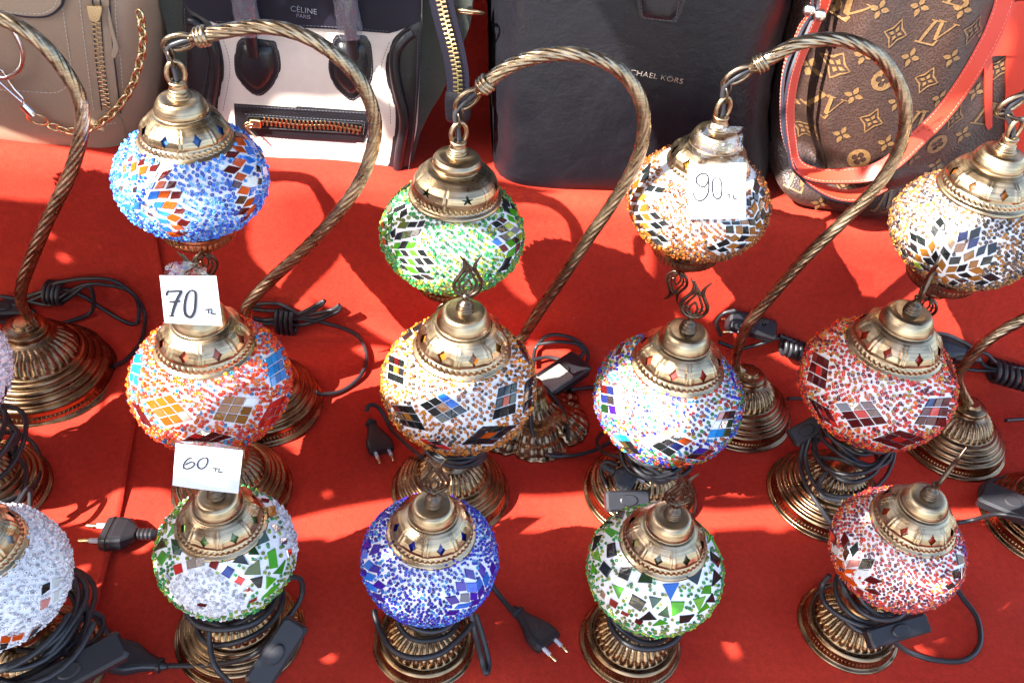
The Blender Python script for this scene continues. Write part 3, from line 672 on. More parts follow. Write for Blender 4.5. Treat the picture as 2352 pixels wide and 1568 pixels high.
def swan_lamp(base_px, arm, globe_px, label, tiles, palette, bd, conv, br, az=math.radians(6), a=0.080, b=0.058, dz=0.0, sink=0.0, star=False, caprot=0.0, lining=(.02, .05, .1), leaf=False, seed=3, arm_r=0.0073, hookpx=None, tulip_rot=0.2, dens=1.0, region=None, noholes=False):
    P = G(*base_px); root = thing('swan_neck_lamp', P, label, 'lamp', 'swan neck mosaic lamps in the back row')
    if leaf: leaf_base(root, P, br)
    else: base_mesh(root, P, br, 'S')
    pl = Plane(P, az); A = pl.at(pl.pts(arm)); A = np.vstack([P + [0, 0, 0.066], A]); S = resample(spline(A, 10), 0.0032)
    mb = MB(); s_tot = len(S)
    tube(mb, S, np.interp(np.linspace(0, 1, s_tot), [0, .06, .2, 1], [.9 * arm_r, .8 * arm_r, arm_r, arm_r * 0.98]), 54, prof=lambda th, s: 0.74 + 0.26 * np.abs(np.cos(4.5 * (th - s * 44))) ** 0.5)
    arm_o = mb.build('arm', M['armbrass'], root)
    E = S[-1]; t = S[-1] - S[-4]; t /= np.linalg.norm(t)
    fb = MB(); q = [E - t * .010, E - t * .0095, E - t * .006, E - t * .005, E - t * .002, E - t * .001, E + t * .003, E + t * .0035, E + t * .008]
    tube(fb, resample(np.array(q), 0.0006), 1.0, 28, prof=lambda th, s: np.interp(s, [0, .0008, .003, .0042, .0052, .007, .0084, .0094, .011, .0126, .0175], [.0088, .0100, .0104, .0086, .0100, .0104, .0086, .0098, .0100, .0078, .0050]) + 0 * th)
    # oval eye at the arm's tip
    def oval(mbb, c, ax1, ax2, l, w_, r):
        u = np.linspace(0, 2 * math.pi, 28, endpoint=False); tube(mbb, c + np.outer(np.cos(u) * l, ax1) + np.outer(np.sin(u) * w_, ax2), r, 10, closed=True)
    nrm = pl.n; side = np.cross(t, nrm); side /= np.linalg.norm(side)
    oval(fb, E + t * .020, t, side * .9 + nrm * .3, .0145, .0088, .0026)
    fb.build('hook', M['armbrass'], arm_o)
    Cg = pl.at(pl.uv(*globe_px))[0] + np.array([0, 0, dz])
    cs = a / 0.0655; rim = 0.0405 * cs; zr = b * math.sqrt(1 - (rim / a) ** 2) + 0.0008 - sink
    shade(root, Cg, a, b, tiles, palette, bd, zr + 0.003, -b * 0.80, region, dens, conv, seed)
    cp = cap_mesh(root, Cg + np.array([0, 0, zr]), cs, caprot, star, lining, noholes=noholes)
    top = Cg + np.array([0, 0, zr + 0.0562 * CT * cs])
    # socket and eye on the cap's top
    kb = MB(); lathe(kb, resample(np.array([(12, -.5), (12, 1), (9.6, 2.4), (10.4, 4), (8.6, 5.4), (9.6, 7), (8.4, 8.6), (8.0, 13), (9.0, 14.5), (7.6, 16), (4, 16.4)]) * 0.001, 0.0006), 36, origin=top)
    oval(kb, top + np.array([0, 0, .0235]), ZZ, np.array([math.cos(.5), math.sin(.5), 0]), .0125, .0085, .0024)
    kb.build('socket', M['capbrass'], cp)
    L1 = E + t * .0335; L0 = top + np.array([0, 0, .0345]); d = L1 - L0; dl = np.linalg.norm(d); d /= dl
    nl = max(2, int(round(dl / 0.0125))); 
    for i in range(nl):
        lb = MB(); c = L0 + d * dl * (i + .5) / nl; x1 = np.cross(d, [0.3, 1, 0]) if i % 2 else np.cross(d, [1, 0.2, 0]); x1 /= np.linalg.norm(x1)
        oval(lb, c, d, x1, dl / nl * .5 + .0036, .0048, .0015); lb.build('chain_link', M['finial'], root)
    # cup under the shade
    zb = -b * 1.05 - .006; cb = MB()
    prc = resample(np.array([(42, 10), (41.5, 7.5), (40.2, 5), (39.6, 1.5), (38.6, -2.5), (36.2, -4.5), (31, -6.5), (24, -9), (17, -10.5), (15.5, -12), (17.5, -14.5), (16, -18), (10, -21), (4, -22), (0.01, -22.2)]) * np.array([.001, .00125]), 0.0008)
    def mod(R, Z, T):
        z = Z * 800; bd_ = (z > -3) & (z < 5); return R + np.where(bd_, 0.0013 * np.maximum(0, np.cos(46 * T)) ** .7 * np.sin(np.clip((z + 3) / 8, 0, 1) * math.pi), 0), Z
    lathe(cb, prc, 276, mod, origin=(0, 0, 0))
    for q_ in range(len(cb.V)): cb.V[q_] = cb.V[q_] + Cg + np.array([0, 0, zb])
    cup = cb.build('bottom_cup', M['capbrass'], root); recentre(cup, Cg + np.array([0, 0, zb]), root)
    knob_and_tulip(cup, Cg + np.array([0, 0, zb - .027]), 1.05, tulip_rot, -1)
    c = MB(); tube(c, spline(np.array([E + t * .004, E + t * .02 + nrm * .001, (L0 + L1) / 2 + side * .004 - ZZ * .0, top + ZZ * .02, top + ZZ * .004]), 8), .003, 9); c.build('cord', M['cord'], root)
    return root, P, Cg, E

# ------------------------------------------------------------------ the lamps
def T(s):
    """'c x,y x,y ..; c ...' -> list of (colour code, polygon)"""
    out = []
    for e in s.replace('\n', ' ').split(';'):
        e = e.split()
        if e: out.append((e[0], [tuple(map(float, q.split(','))) for q in e[1:]]))
    return out
def PT(s):
    """'x,y x,y x,y x,y rows' -> 3x3 style patches"""
    out = []
    for e in s.replace('\n', ' ').split(';'):
        e = e.split()
        if e: out += patch([tuple(map(float, q.split(','))) for q in e[:4]], e[4])
    return out
BLUE = [((.03, .14, .62), 4), ((.08, .30, .75), 4), ((.015, .05, .40), 2), ((.2, .45, .8), 2)]
GREEN = [((.02, .20, .05), 4), ((.04, .32, .08), 3), ((.28, .36, .03), 3), ((.16, .20, .03), 2), ((.01, .08, .03), 1)]
AMBER = [((.48, .14, .012), 4), ((.60, .22, .015), 3), ((.14, .05, .015), 2), ((.06, .04, .02), 1)]
AMBER2 = [((.10, .055, .03), 4), ((.38, .16, .02), 3), ((.03, .02, .02), 2), ((.2, .09, .04), 2)]
AMBER3 = [((.30, .085, .008), 5), ((.20, .05, .008), 3), ((.10, .035, .015), 2)]
ORANGE = [((.82, .06, .010), 6), ((.80, .18, .01), 3), ((.04, .22, .45), 2), ((.55, .03, .02), 2)]
MULTI = [((.5, .03, .015), 3), ((.02, .03, .45), 3), ((.03, .22, .45), 3), ((.03, .2, .04), 2), ((.35, .32, .03), 1), ((.5, .15, .01), 1), ((.12, .05, .05), 2), ((.35, .15, .3), 1), ((.1, .1, .12), 1)]
RED = [((.70, .035, .012), 6), ((.65, .17, .015), 2), ((.16, .01, .015), 3), ((.42, .25, .04), 1)]
VIOLET = [((.035, .02, .42), 4), ((.02, .01, .22), 2), ((.03, .10, .50), 2), ((.08, .30, .62), 2)]
PINK = [((.60, .05, .03), 5), ((.62, .18, .02), 2), ((.10, .02, .05), 3), ((.2, .03, .05), 2)]
CLEAR = [((.74, .74, .77), 5), ((.50, .50, .55), 2), ((.85, .84, .86), 3)]

ZH = zc(400, 420, 2.6133)
blue_t = T('''m 1340,490 1455,505 1400,565 1300,545; o 1410,560 1525,585 1470,655 1380,620; m 1340,635 1470,665 1400,725 1280,695; o 1440,705 1535,740 1480,800 1400,770;
m 1395,785 1485,815 1450,875 1375,850; o 1480,845 1565,865 1540,940 1430,925; m 1455,950 1535,955 1490,1035 1405,1030; o 1540,985 1610,960 1570,1045 1490,1065; m 1480,1075 1560,1070 1500,1135 1420,1145;
o 1560,1085 1620,1030 1590,1110 1510,1155; m 1500,1170 1560,1130 1530,1180 1460,1220; o 1375,440 1475,440 1530,505 1440,495; o 1400,350 1480,355 1525,430 1445,425; m 1400,290 1460,310 1490,355 1400,335;
o 1460,300 1530,320 1565,380 1500,360; m 1440,245 1510,265 1550,315 1480,300; b 1510,370 1590,385 1635,475 1560,450; b 1510,440 1590,470 1620,545 1545,520; b 1480,535 1560,545 1620,600 1555,620;
b 1515,625 1605,655 1560,730 1480,700; c 1540,760 1590,740 1630,800 1570,850; b 1570,865 1630,855 1610,930 1550,955; b 1620,945 1665,930 1640,1000 1585,1040; s 1650,480 1700,500 1720,570 1670,550; s 1610,630 1660,650 1670,710 1620,705;
b 1680,650 1740,640 1745,740 1690,735; s 1640,760 1680,770 1670,840 1630,830; m 530,640 630,620 580,700 515,700; o 535,720 610,705 570,780 495,800; m 660,700 760,675 680,760 600,795; b 515,815 585,805 550,880 480,885;
o 620,795 695,800 665,870 575,880; m 725,795 805,800 780,865 690,880; b 530,905 630,900 600,980 500,990; o 640,900 750,895 705,975 610,970; m 760,905 865,905 830,980 730,985; b 570,1010 680,1010 640,1075 560,1065;
o 690,1000 820,1015 770,1090 650,1080; m 800,1080 900,1085 865,1135 760,1130; o 755,1135 850,1170 790,1220 695,1180; b 610,1095 745,1130 690,1165 595,1130; m 850,1190 945,1215 900,1260 800,1240; o 740,1255 840,1250 880,1290 790,1300;
m 820,1310 920,1330 870,1355 780,1330; o 700,1320 800,1335 860,1360 760,1365; b 590,1170 700,1195 740,1225 640,1230; b 620,1255 700,1265 755,1310 680,1310; b 415,1110 510,1165 470,1180 390,1130; s 500,1110 560,1125 580,1165 520,1150;
s 455,1040 510,1035 520,1090 480,1090; b 355,1010 430,1010 425,1085 360,1085; b 240,1030 300,1030 340,1095 280,1085; o 420,650 510,635 480,720 410,740; o 340,620 390,590 380,680 330,710; o 250,640 290,620 280,700 245,710;
m 420,590 475,560 460,630 395,645; m 310,560 350,530 340,590 290,600; b 340,740 400,720 390,790 330,800; b 260,720 310,700 290,770 240,780; b 190,720 220,690 240,740 210,780; s 360,860 410,850 400,920 350,920; s 220,840 270,840 260,900 215,890''')
swan_lamp((600, 925), [(566, 722), (578, 690), (625, 640), (700, 572), (780, 485), (835, 400), (861, 310), (852, 240), (815, 170), (745, 108), (668, 72), (590, 62), (515, 72), (455, 86)], (440, 402),
          'light blue and orange mosaic lamp hanging from a brass swan neck', blue_t, BLUE, .0042, ZH, .080, lining=(.03, .10, .3), caprot=-1.30, seed=11, dens=1.2, b=.058, a=.0775, dz=-.003, sink=.004)
ZG = zc(1450, 600, 2.6133)
green_t = T('''d 255,600 325,550 320,640 265,680; k 330,620 460,560 450,610 320,680; k 400,650 470,610 470,670 395,720; d 265,690 320,660 330,720 275,760; g 280,730 315,700 305,765 275,790; w 370,820 400,760 490,755 450,825; k 470,810 500,755 580,755 550,810;
k 570,810 600,745 660,740 630,800; k 300,870 350,820 345,910 320,920; k 340,940 370,870 430,855 400,940; w 410,930 440,850 530,845 500,915; k 500,910 530,845 620,830 580,900; g 330,1030 345,970 400,965 380,1035; k 390,1030 420,955 490,950 450,1030;
g 460,1030 490,965 570,960 540,1025; g 340,1045 385,1050 430,1110 370,1110; k 400,1045 450,1045 500,1110 440,1110; g 475,1040 540,1045 600,1115 520,1105; k 565,1040 640,1040 690,1115 610,1105; k 390,1125 435,1130 485,1190 430,1180;
g 460,1130 515,1135 570,1205 505,1195; k 540,1130 600,1125 655,1200 590,1195; k 620,1125 690,1125 760,1190 680,1195; k 400,1195 450,1205 480,1260 430,1240; g 455,1210 520,1215 590,1280 510,1275; k 550,1215 620,1220 670,1280 600,1280;
k 510,1300 590,1300 650,1340 570,1340; k 610,1295 680,1300 755,1345 690,1350; d 200,760 240,740 240,820 205,830; g 210,850 255,840 250,900 215,900; d 200,920 250,920 270,990 225,990;
k 1445,500 1520,540 1540,600 1480,590; k 1450,565 1510,600 1540,670 1480,640; g 1520,610 1580,630 1600,700 1545,680; k 1540,560 1590,590 1610,650 1570,630; g 1580,600 1650,640 1660,700 1610,680; g 1505,680 1570,710 1580,760 1530,740;
k 1440,705 1510,740 1475,770 1400,730; y 1520,760 1580,800 1530,830 1465,790; k 1340,770 1400,740 1460,785 1400,815; k 1400,830 1460,790 1520,845 1450,870; e 1540,850 1590,800 1640,830 1600,880; y 1490,880 1530,845 1590,880 1540,920;
k 1420,900 1480,880 1535,920 1500,960; b 1340,960 1400,920 1460,975 1410,1005; k 1545,940 1590,905 1630,940 1600,980; g 1490,970 1540,930 1590,985 1545,1020; m 1420,1010 1480,985 1520,1040 1470,1070; g 1520,1060 1590,1010 1570,1100 1500,1120;
k 1490,1130 1555,1110 1520,1190 1455,1210; k 1600,990 1640,960 1630,1030 1590,1080; k 1450,1215 1540,1180 1500,1240 1400,1270; g 1620,880 1660,860 1650,940 1620,970''')
swan_lamp((1212, 956), [(1188, 800), (1203, 770), (1240, 712), (1290, 640), (1345, 556), (1408, 465), (1455, 385), (1478, 310), (1474, 240), (1440, 178), (1385, 140), (1310, 124), (1235, 130), (1165, 155), (1108, 200)], (1039, 545),
          'green mosaic lamp with star cut cap hanging from a brass swan neck', green_t, GREEN, 0.0044, ZG, .080, lining=(.02, .06, .005), star=True, caprot=-math.pi / 2 - .12 + math.pi / 6 * 0, leaf=True, seed=12, dens=1.2, a=.0785, b=.059, dz=.006, sink=-.001)
ZN = zc(2420, 520, 2.6133)
ninety_t = T('''k 385,450 490,350 470,440 400,465; k 370,560 400,480 480,435 450,520; o 310,560 370,505 350,600 300,625; a 320,660 350,600 415,600 385,665; k 420,640 480,580 545,585 490,650; k 510,650 550,595 640,610 600,665; a 345,730 390,665 450,680 400,750;
e 440,720 490,670 580,690 510,750; k 280,750 300,690 350,700 330,760; a 365,850 385,780 465,765 430,855; k 305,855 315,780 365,775 350,850; a 262,830 270,775 300,790 290,840; k 320,885 365,875 410,940 350,945; a 385,870 450,870 495,950 430,940;
k 465,865 530,855 600,930 530,935; a 265,870 300,870 330,940 290,930; k 325,970 365,965 400,1020 360,1020; a 385,965 430,965 475,1020 425,1020; k 470,975 530,955 605,1020 540,1035; k 550,960 620,940 680,990 600,1005; k 440,1050 500,1040 570,1100 500,1105;
k 540,1100 600,1100 665,1160 600,1160; a 400,1040 440,1060 490,1110 440,1100; k 480,1130 550,1130 610,1190 540,1185; k 1540,620 1560,510 1610,600 1590,680; k 1540,650 1600,690 1590,760 1545,720; a 1520,820 1555,740 1590,820 1555,890; k 1480,720 1520,750 1520,800 1480,790;
k 1610,650 1640,610 1670,690 1640,700; a 1600,780 1620,710 1645,780 1615,860; a 1660,800 1680,700 1700,780 1680,850; k 1620,900 1640,810 1670,870 1640,940; k 1560,920 1600,850 1620,920 1580,960; k 1215,960 1300,960 1310,990 1240,990; k 1320,960 1400,950 1410,990 1330,990;
a 1410,950 1490,940 1500,985 1420,990; k 1490,930 1560,930 1570,1000 1510,995; k 1255,1005 1335,1000 1345,1080 1265,1075; a 1365,1005 1430,1000 1430,1090 1370,1080; k 1440,1010 1490,1005 1495,1085 1440,1085; a 1510,1020 1560,1010 1560,1090 1510,1090;
k 1160,1190 1270,1135 1310,1180 1190,1225; a 1280,1130 1360,1090 1410,1130 1330,1165; k 1380,1160 1430,1100 1500,1105 1440,1160; a 1460,1160 1510,1105 1560,1100 1530,1160; k 1060,1220 1140,1200 1170,1240 1110,1255; k 1170,1250 1240,1220 1290,1250 1200,1270;
a 1265,1220 1340,1180 1400,1195 1330,1240; k 1350,1230 1400,1190 1470,1180 1420,1230; a 1620,940 1630,1000 1580,1040 1570,990; k 250,640 300,600 290,670 245,690''')
swan_lamp((1690, 945), [(1690, 838), (1700, 785), (1724, 738), (1770, 682), (1850, 592), (1940, 505), (2020, 420), (2068, 335), (2080, 255), (2062, 190), (2020, 130), (1960, 98), (1900, 90), (1830, 102), (1775, 130), (1738, 150)], (1602, 470),
          'amber and black mosaic lamp with a 90 price tag, hanging from a brass swan neck', ninety_t, AMBER3, .0044, ZN, .076, lining=(.25, .09, .01), caprot=.4, seed=13, dens=1.2, tulip_rot=-.4, a=.0785, b=.058, dz=.004, sink=.007)
ZF = zc(3500, 620, 2.6133)
five_t = T('''k 688,645 730,710 680,770 628,705; k 740,700 798,765 740,845 690,775; k 620,725 670,785 625,865 578,800; e 680,810 730,870 685,950 635,880; l 785,815 840,915 795,990 735,890; a 610,880 640,950 600,1030 550,950; k 370,800 440,840 440,915 380,880;
k 445,830 530,880 530,960 450,915; k 370,900 440,950 455,1030 385,980; a 465,970 550,985 575,1060 490,1050; k 715,950 790,1035 755,1105 685,1020; n 870,825 975,785 960,880 860,915; k 1000,790 1105,755 1085,850 980,890; n 985,890 1090,860 1060,950 960,990;
a 850,930 955,920 920,1010 820,1020; a 925,1040 1035,990 1035,1070 930,1115; k 1080,970 1165,935 1140,1030 1050,1065; k 1180,940 1270,910 1260,1010 1175,1050; k 640,990 670,1070 640,1140 590,1060; k 790,1070 905,1060 880,1135 770,1140; k 500,1070 580,1075 640,1150 560,1135;
a 700,1080 745,1150 710,1210 655,1140; a 995,1110 1085,1095 1060,1170 975,1185; k 1130,1070 1235,1050 1200,1130 1095,1155; a 770,1165 865,1160 840,1215 740,1220; k 880,1155 970,1135 940,1205 850,1215; a 420,1030 480,1050 500,1120 440,1100; k 330,970 380,1010 400,1070 350,1040;
y 410,1110 470,1130 490,1180 440,1160; k 480,1130 560,1170 600,1220 520,1190; a 570,1170 640,1175 700,1225 620,1210; k 870,1245 960,1225 1015,1265 930,1275; a 975,1200 1090,1165 1145,1215 1060,1240; k 1105,1260 1210,1225 1310,1285 1200,1315; a 965,1280 1060,1255 1130,1290 1040,1310;
a 740,1245 830,1240 890,1285 800,1280; a 690,1280 740,1260 780,1310 740,1335; k 835,1290 920,1285 980,1310 890,1320; k 1040,1330 1130,1300 1190,1325 1110,1350; a 580,1240 650,1245 690,1280 620,1275; k 270,960 320,1000 350,1060 300,1030; k 770,1330 820,1305 870,1335 820,1355''')
swan_lamp((2182, 1012), [(2200, 872), (2216, 838), (2256, 792), (2304, 758), (2360, 728), (2450, 670), (2545, 585), (2620, 480), (2645, 370), (2615, 270), (2555, 205), (2470, 178), (2410, 190), (2368, 212)], (2208, 540),
          'white hanging mosaic lamp with an amber and black tile star, at the right edge', five_t, AMBER2, .0040, ZF, .073, lining=(.15, .05, .01), caprot=-1.95, seed=14, dens=1.2, tulip_rot=-.5, a=.079, b=.058, dz=.009, sink=-.001)
swan_lamp((98, 868), [(83, 752), (66, 728), (48, 690), (52, 650), (74, 590), (112, 500), (160, 400), (186, 310), (186, 235), (150, 165), (95, 100), (25, 52), (-60, 28), (-130, 38), (-185, 62)], (-215, 360),
          'tall brass swan neck lamp at the left edge whose shade hangs outside the picture', [], AMBER, .0050, None, .094, lining=(.2, .06, .01), caprot=.3, seed=15, arm_r=.0077, dens=.6)

# middle row
ZO = zc(450, 1220, 2.6133)
t = PT('''345,1000 605,928 850,1195 555,1265 ooo/ooo/oop; 1175,945 1510,970 1385,1245 1040,1195 aac/aaa/aaa; 1590,565 1740,460 1815,760 1660,860 ttt/ttt/ttt; 1645,1020 1810,930 1690,1240 1490,1290 rrr/rrr/rrr;
225,520 330,500 275,860 182,790 tt/tt/tt; 210,1000 285,1040 440,1290 330,1230 mm/mm/mm; 940,1290 1250,1370 1060,1430 720,1410 smm/rmm/mmm''')
table_lamp((535, 1122), .182, .0812, .072, 'B', .070, 'red, orange and light blue mosaic lamp carrying the 70 price tag', t, ORANGE, .0043, ZO, caprot=-1.30, lining=(.5, .08, .04), seed=21, gshift=(-.0045, .0), dens=1.35)
ZB = zc(1350, 1000, 1.742)
t = PT('''740,990 910,1120 730,1205 570,1075 bbk/kak/kkk; 1120,960 1250,915 1235,1135 1075,1185 kkk/kok/kkk; 370,730 470,770 465,945 352,900 kmk/kak/kkk; 380,1075 520,1085 620,1255 460,1220 kkk/kak/kkk;
1010,1225 1250,1212 1080,1345 860,1350 kkk/kok/kkk; 1302,920 1358,870 1345,1090 1285,1140 kk/ak/kk; 1210,570 1262,590 1340,810 1280,720 mk/km/km; 430,600 590,490 600,530 470,640 kk/kk; 570,1310 680,1320 800,1385 680,1375 rk/kr''')
table_lamp((1035, 1128), .189, .0825, .073, 'B', .072, 'white and amber mosaic lamp with black diamond tiles, standing left of center', t, AMBER, .0041, ZB, caprot=-1.58, lining=(.30, .10, .012), seed=22, frot=.25, flean=(.03, 0))
ZM = zc(2300, 1300, 2.6133)
t = PT('''270,615 470,650 520,960 280,910 mnp/nsc/dvc; 960,1080 1235,1205 980,1370 710,1205 pso/psn/pkk; 1300,1270 1470,1300 1320,1400 1140,1385 vm/km; 1510,905 1670,885 1610,1160 1370,1180 pmk/csd/ttd; 320,1130 530,1140 700,1345 520,1325 ptt/cdk/dkk;
430,250 520,180 480,300 370,350 em/ek; 1060,1395 1240,1430 1120,1485 1020,1430 as/or; 1590,400 1650,560 1680,680 1610,480 vv/vv''')
table_lamp((1470, 1133), .174, .0815, .071, 'B', .072, 'multicoloured beaded mosaic lamp with glaring sun patch, right of center', t, MULTI, .0041, ZM, caprot=-1.43, lining=(.35, .03, .015), seed=23, frot=-.2, flean=(-.02, -.06))
ZR = zc(3000, 1000, 1.568)
t = PT('''405,635 500,690 475,880 358,820 kmm/mrm/mmm; 535,960 760,945 865,1085 640,1115 esm/mrm/mmm; 1120,930 1255,920 1215,1105 1025,1090 nmm/mrm/mmm; 370,920 500,1000 560,1115 440,1050 kmm/mrm/mmr; 940,1125 1100,1175 930,1240 760,1185 mmm/mrm/mmm;
1215,640 1250,700 1285,820 1240,760 mm/mm''')
table_lamp((1893, 1140), .208, .0830, .072, 'B', .074, 'red beaded lamp with dark diamond tiles, rightmost whole lamp of the middle row', t, RED, .0041, ZR, caprot=-1.72, lining=(.28, .02, .008), seed=24, gshift=(-.005, 0), dens=1.2, frot=1.2, flean=(.02, -.02))
t = T('k 12,885 24,875 31,905 18,915; m 18,918 31,908 34,938 22,945; r 4,915 15,915 18,945 6,948; m 8,950 20,948 22,975 10,980; o 2,985 10,982 8,1000 1,1000')
def frosted(pxs, front, P, r):
    c2 = np.array([q[0] for q in CLEAR])[r.integers(0, 3, len(P))]; o2 = np.array([q[0] for q in ORANGE])[r.integers(0, 2, len(P))]
    return np.where(((pxs[:, 1] > 965) & (r.random(len(P)) < .6))[:, None], o2, c2), np.ones(len(P), bool)
table_lamp((-25, 1130), .190, .080, .072, 'B', .069, 'pale mosaic lamp cut by the left edge with black cord coils on its base', t, CLEAR, .0044, None, caprot=0, lining=(.3, .1, .05), seed=25, gshift=(-.015, 0), dropz=.003, region=frosted)
table_lamp((2388, 1200), .20, .082, .072, 'B', .076, 'brass lamp base with black switch on it, at the right edge of the middle row', [], RED, .0050, None, caprot=0, seed=26, dens=.6)

# front row
ZS = zc(580, 1900, 2.6133)
def clear_or_green(pxs, front, P, r):
    z = (pxs - np.array([580 / 1.7415, 1900 / 1.7415])) * 4.5510
    A = np.array([(300, 1090), (420, 1010), (560, 980), (700, 990), (830, 1060), (930, 1130), (1000, 1200), (1060, 1280), (1000, 1400), (750, 1480), (450, 1400), (260, 1200)], float)
    B = np.array([(1310, 200), (1500, 260), (1700, 650), (1560, 870), (1500, 720), (1420, 520), (1340, 330)], float)
    cl = (in_poly(z, A) | in_poly(z, B)) & front
    bk = (~front) & (np.sin(3 * np.arctan2(P[:, 1], P[:, 0])) > 0); cl |= bk
    n = len(P); g = np.array([q[0] for q in GREEN[:4]]); gc = g[r.integers(0, 4, n)]; c2 = np.array([q[0] for q in CLEAR])[r.integers(0, 3, n)]
    return np.where(cl[:, None], c2, gc), cl | (r.random(n) < .62)
t = T('''r 300,940 380,915 400,1010 325,1040; s 440,890 535,860 540,965 450,985; s 543,860 630,855 630,945 545,965; m 700,870 780,900 745,990 665,950; n 860,940 940,985 880,1080 790,1025; r 980,1050 1045,1080 1000,1150 930,1110; s 1075,1150 1135,1200 1080,1245 1015,1200;
s 1080,1290 1165,1255 1165,1290 1070,1325; s 240,1010 300,1080 270,1100 225,1050; m 550,1325 650,1345 640,1365 550,1350; s 1310,530 1370,510 1420,590 1350,610; s 1400,660 1470,660 1470,730 1400,720; s 1460,780 1510,760 1520,820 1480,860; w 190,500 240,490 235,570 190,570;
g 285,395 370,350 340,440; g 240,650 310,505 340,590; d 285,665 375,680 410,740 370,835 300,825; d 190,650 240,750 115,795; g 190,785 250,840 180,945 135,870; d 1240,570 1300,680 1170,740 1175,650; d 1125,715 1195,830 1075,830; k 1000,790 1085,935 910,910; w 1190,880 1205,1035 1030,1040 1080,960;
g 1275,805 1355,760 1385,960 1300,980; g 1460,880 1420,1030 1335,1025; k 1090,1080 1225,1050 1210,1170 1175,1175; g 1265,1045 1370,1075 1260,1185; g 1320,1170 1400,1120 1330,1220 1220,1270; g 1040,60 1200,110 1180,150 1060,90; s 1210,170 1300,180 1290,210 1210,190; a 1260,340 1340,320 1370,420 1290,450;
m 1210,250 1300,265 1290,290 1215,280; g 130,610 165,640 130,720 115,680''')
table_lamp((553, 1452), .145, .0635, .057, 'B', .066, 'small lamp with green glass shards and clear beads under the 60 price tag', t, GREEN, .0034, ZS, caprot=-1.27, lining=(.12, .2, .06), seed=31, region=clear_or_green, frot=.2, gshift=(.001, 0))
ZV = zc(1400, 1950, 2.6133)
t = T('''v 220,540 225,620 180,650 150,620; v 255,590 325,590 300,680 205,710; b 205,750 260,800 210,870 150,815; v 240,790 335,830 290,890 210,870; b 195,880 280,915 235,980 175,950; v 300,960 385,1025 330,1060 250,1010; b 190,980 250,1010 290,1090 210,1050; v 160,850 195,900 185,930 145,880; v 245,1085 310,1110 375,1190 300,1160;
v 1190,840 1285,860 1305,960 1210,935; v 1350,775 1415,840 1385,945 1335,860; v 1100,980 1205,985 1215,1070 1115,1080; b 1212,990 1320,985 1320,1080 1225,1085; b 1345,920 1385,1000 1330,1075 1305,1010; b 1420,870 1450,940 1410,1040 1385,960; e 1155,1105 1240,1095 1245,1185 1150,1190; v 1255,1090 1320,1090 1320,1160 1255,1170;
v 990,1140 1100,1120 1145,1190 1050,1215; v 1330,1090 1385,1010 1400,1070 1340,1150; b 1130,1215 1270,1190 1220,1240 1090,1255; v 1040,1275 1140,1270 1090,1315 990,1325; v 1270,1180 1360,1150 1330,1200 1240,1240; v 1480,760 1510,820 1480,920 1455,850; b 160,640 195,650 180,740 135,740''')
table_lamp((976, 1474), .152, .0635, .0565, 'A', .054, 'small deep blue and violet beaded lamp in the front row', t, VIOLET, .0031, ZV, caprot=-1.58, lining=(.01, .02, .22), seed=32, frot=.15, dens=1.08)
ZE = zc(2200, 1800, 1.684)
t = T('''k 470,420 510,415 490,465 440,455; k 375,475 430,490 330,520; g 400,520 460,550 415,590 375,555; k 300,575 355,570 320,650 290,680; k 385,635 440,620 455,710 385,725; g 325,655 350,755 290,730; k 365,745 420,800 385,860 335,800; k 480,785 560,785 525,880 460,850; d 625,810 690,855 690,895 590,890; g 290,755 320,810 285,835;
g 420,900 505,925 465,1000; k 555,960 650,1020 610,1085 530,1030; b 755,900 870,890 810,1010; k 1020,800 990,905 900,850; d 665,980 755,995 690,1065; g 810,1015 905,1015 890,1080 820,1115; d 790,1040 805,1125 725,1105; k 670,1080 720,1135 590,1140; g 740,1135 795,1160 690,1175; g 960,1000 1045,980 1000,1080; g 1040,910 1080,905 1080,965 1015,965;
k 1100,800 1150,855 1085,915; k 1075,680 1140,735 1130,790 1080,740; g 1050,560 1100,590 1060,630; k 870,1110 970,1100 930,1150 870,1160; k 1090,960 1105,1020 1045,1020; g 1050,1020 1070,1050 990,1095; m 1005,470 1060,490 1100,550 1030,510; s 415,985 470,1020 450,1060 405,1030; s 355,930 385,960 375,1000 345,970; s 490,1070 545,1095 530,1115 480,1090; g 1110,590 1145,640 1140,690 1115,650; m 580,1130 630,1150 610,1170 570,1150''')
def sparse(pal, q):
    def fn(pxs, front, P, r):
        cs_ = np.array([c[0] for c in pal]); return cs_[r.integers(0, len(cs_), len(P))], r.random(len(P)) < q
    return fn
table_lamp((1447, 1474), .138, .0655, .0575, 'A', .0545, 'small white lamp with scattered green and black glass shards in the front row', t, GREEN, .0034, ZE, caprot=-1.45, lining=(.06, .05, .02), seed=33, region=sparse(GREEN[:4], .66), frot=.1, flean=(0, -.05))
ZK = zc(3000, 1750, 1.5985)
t = T('''m 530,590 560,640 545,700 525,660; m 610,600 640,660 605,715 585,650; c 535,670 580,710 570,760 530,720; s 625,690 645,740 620,800 600,740; k 690,665 695,720 660,765 640,710; o 555,760 600,790 610,835 565,810; p 640,775 710,780 695,820 620,830; k 720,770 800,775 775,835 695,835; o 620,835 685,840 650,865 600,860; c 690,835 765,845 745,885 670,880;
m 730,905 770,880 850,915 790,935; o 560,840 600,850 640,920 600,900; o 620,880 680,915 690,950 640,925; c 660,880 720,915 715,935 680,925; m 735,960 800,965 840,1000 780,990; s 680,940 740,970 730,995 690,975; k 1310,740 1355,750 1360,800 1325,815; k 1285,850 1330,835 1340,890 1300,900; k 1240,945 1290,920 1305,940 1265,970; s 1340,830 1365,820 1350,880 1340,900; v 1355,670 1380,720 1375,760 1355,720''')
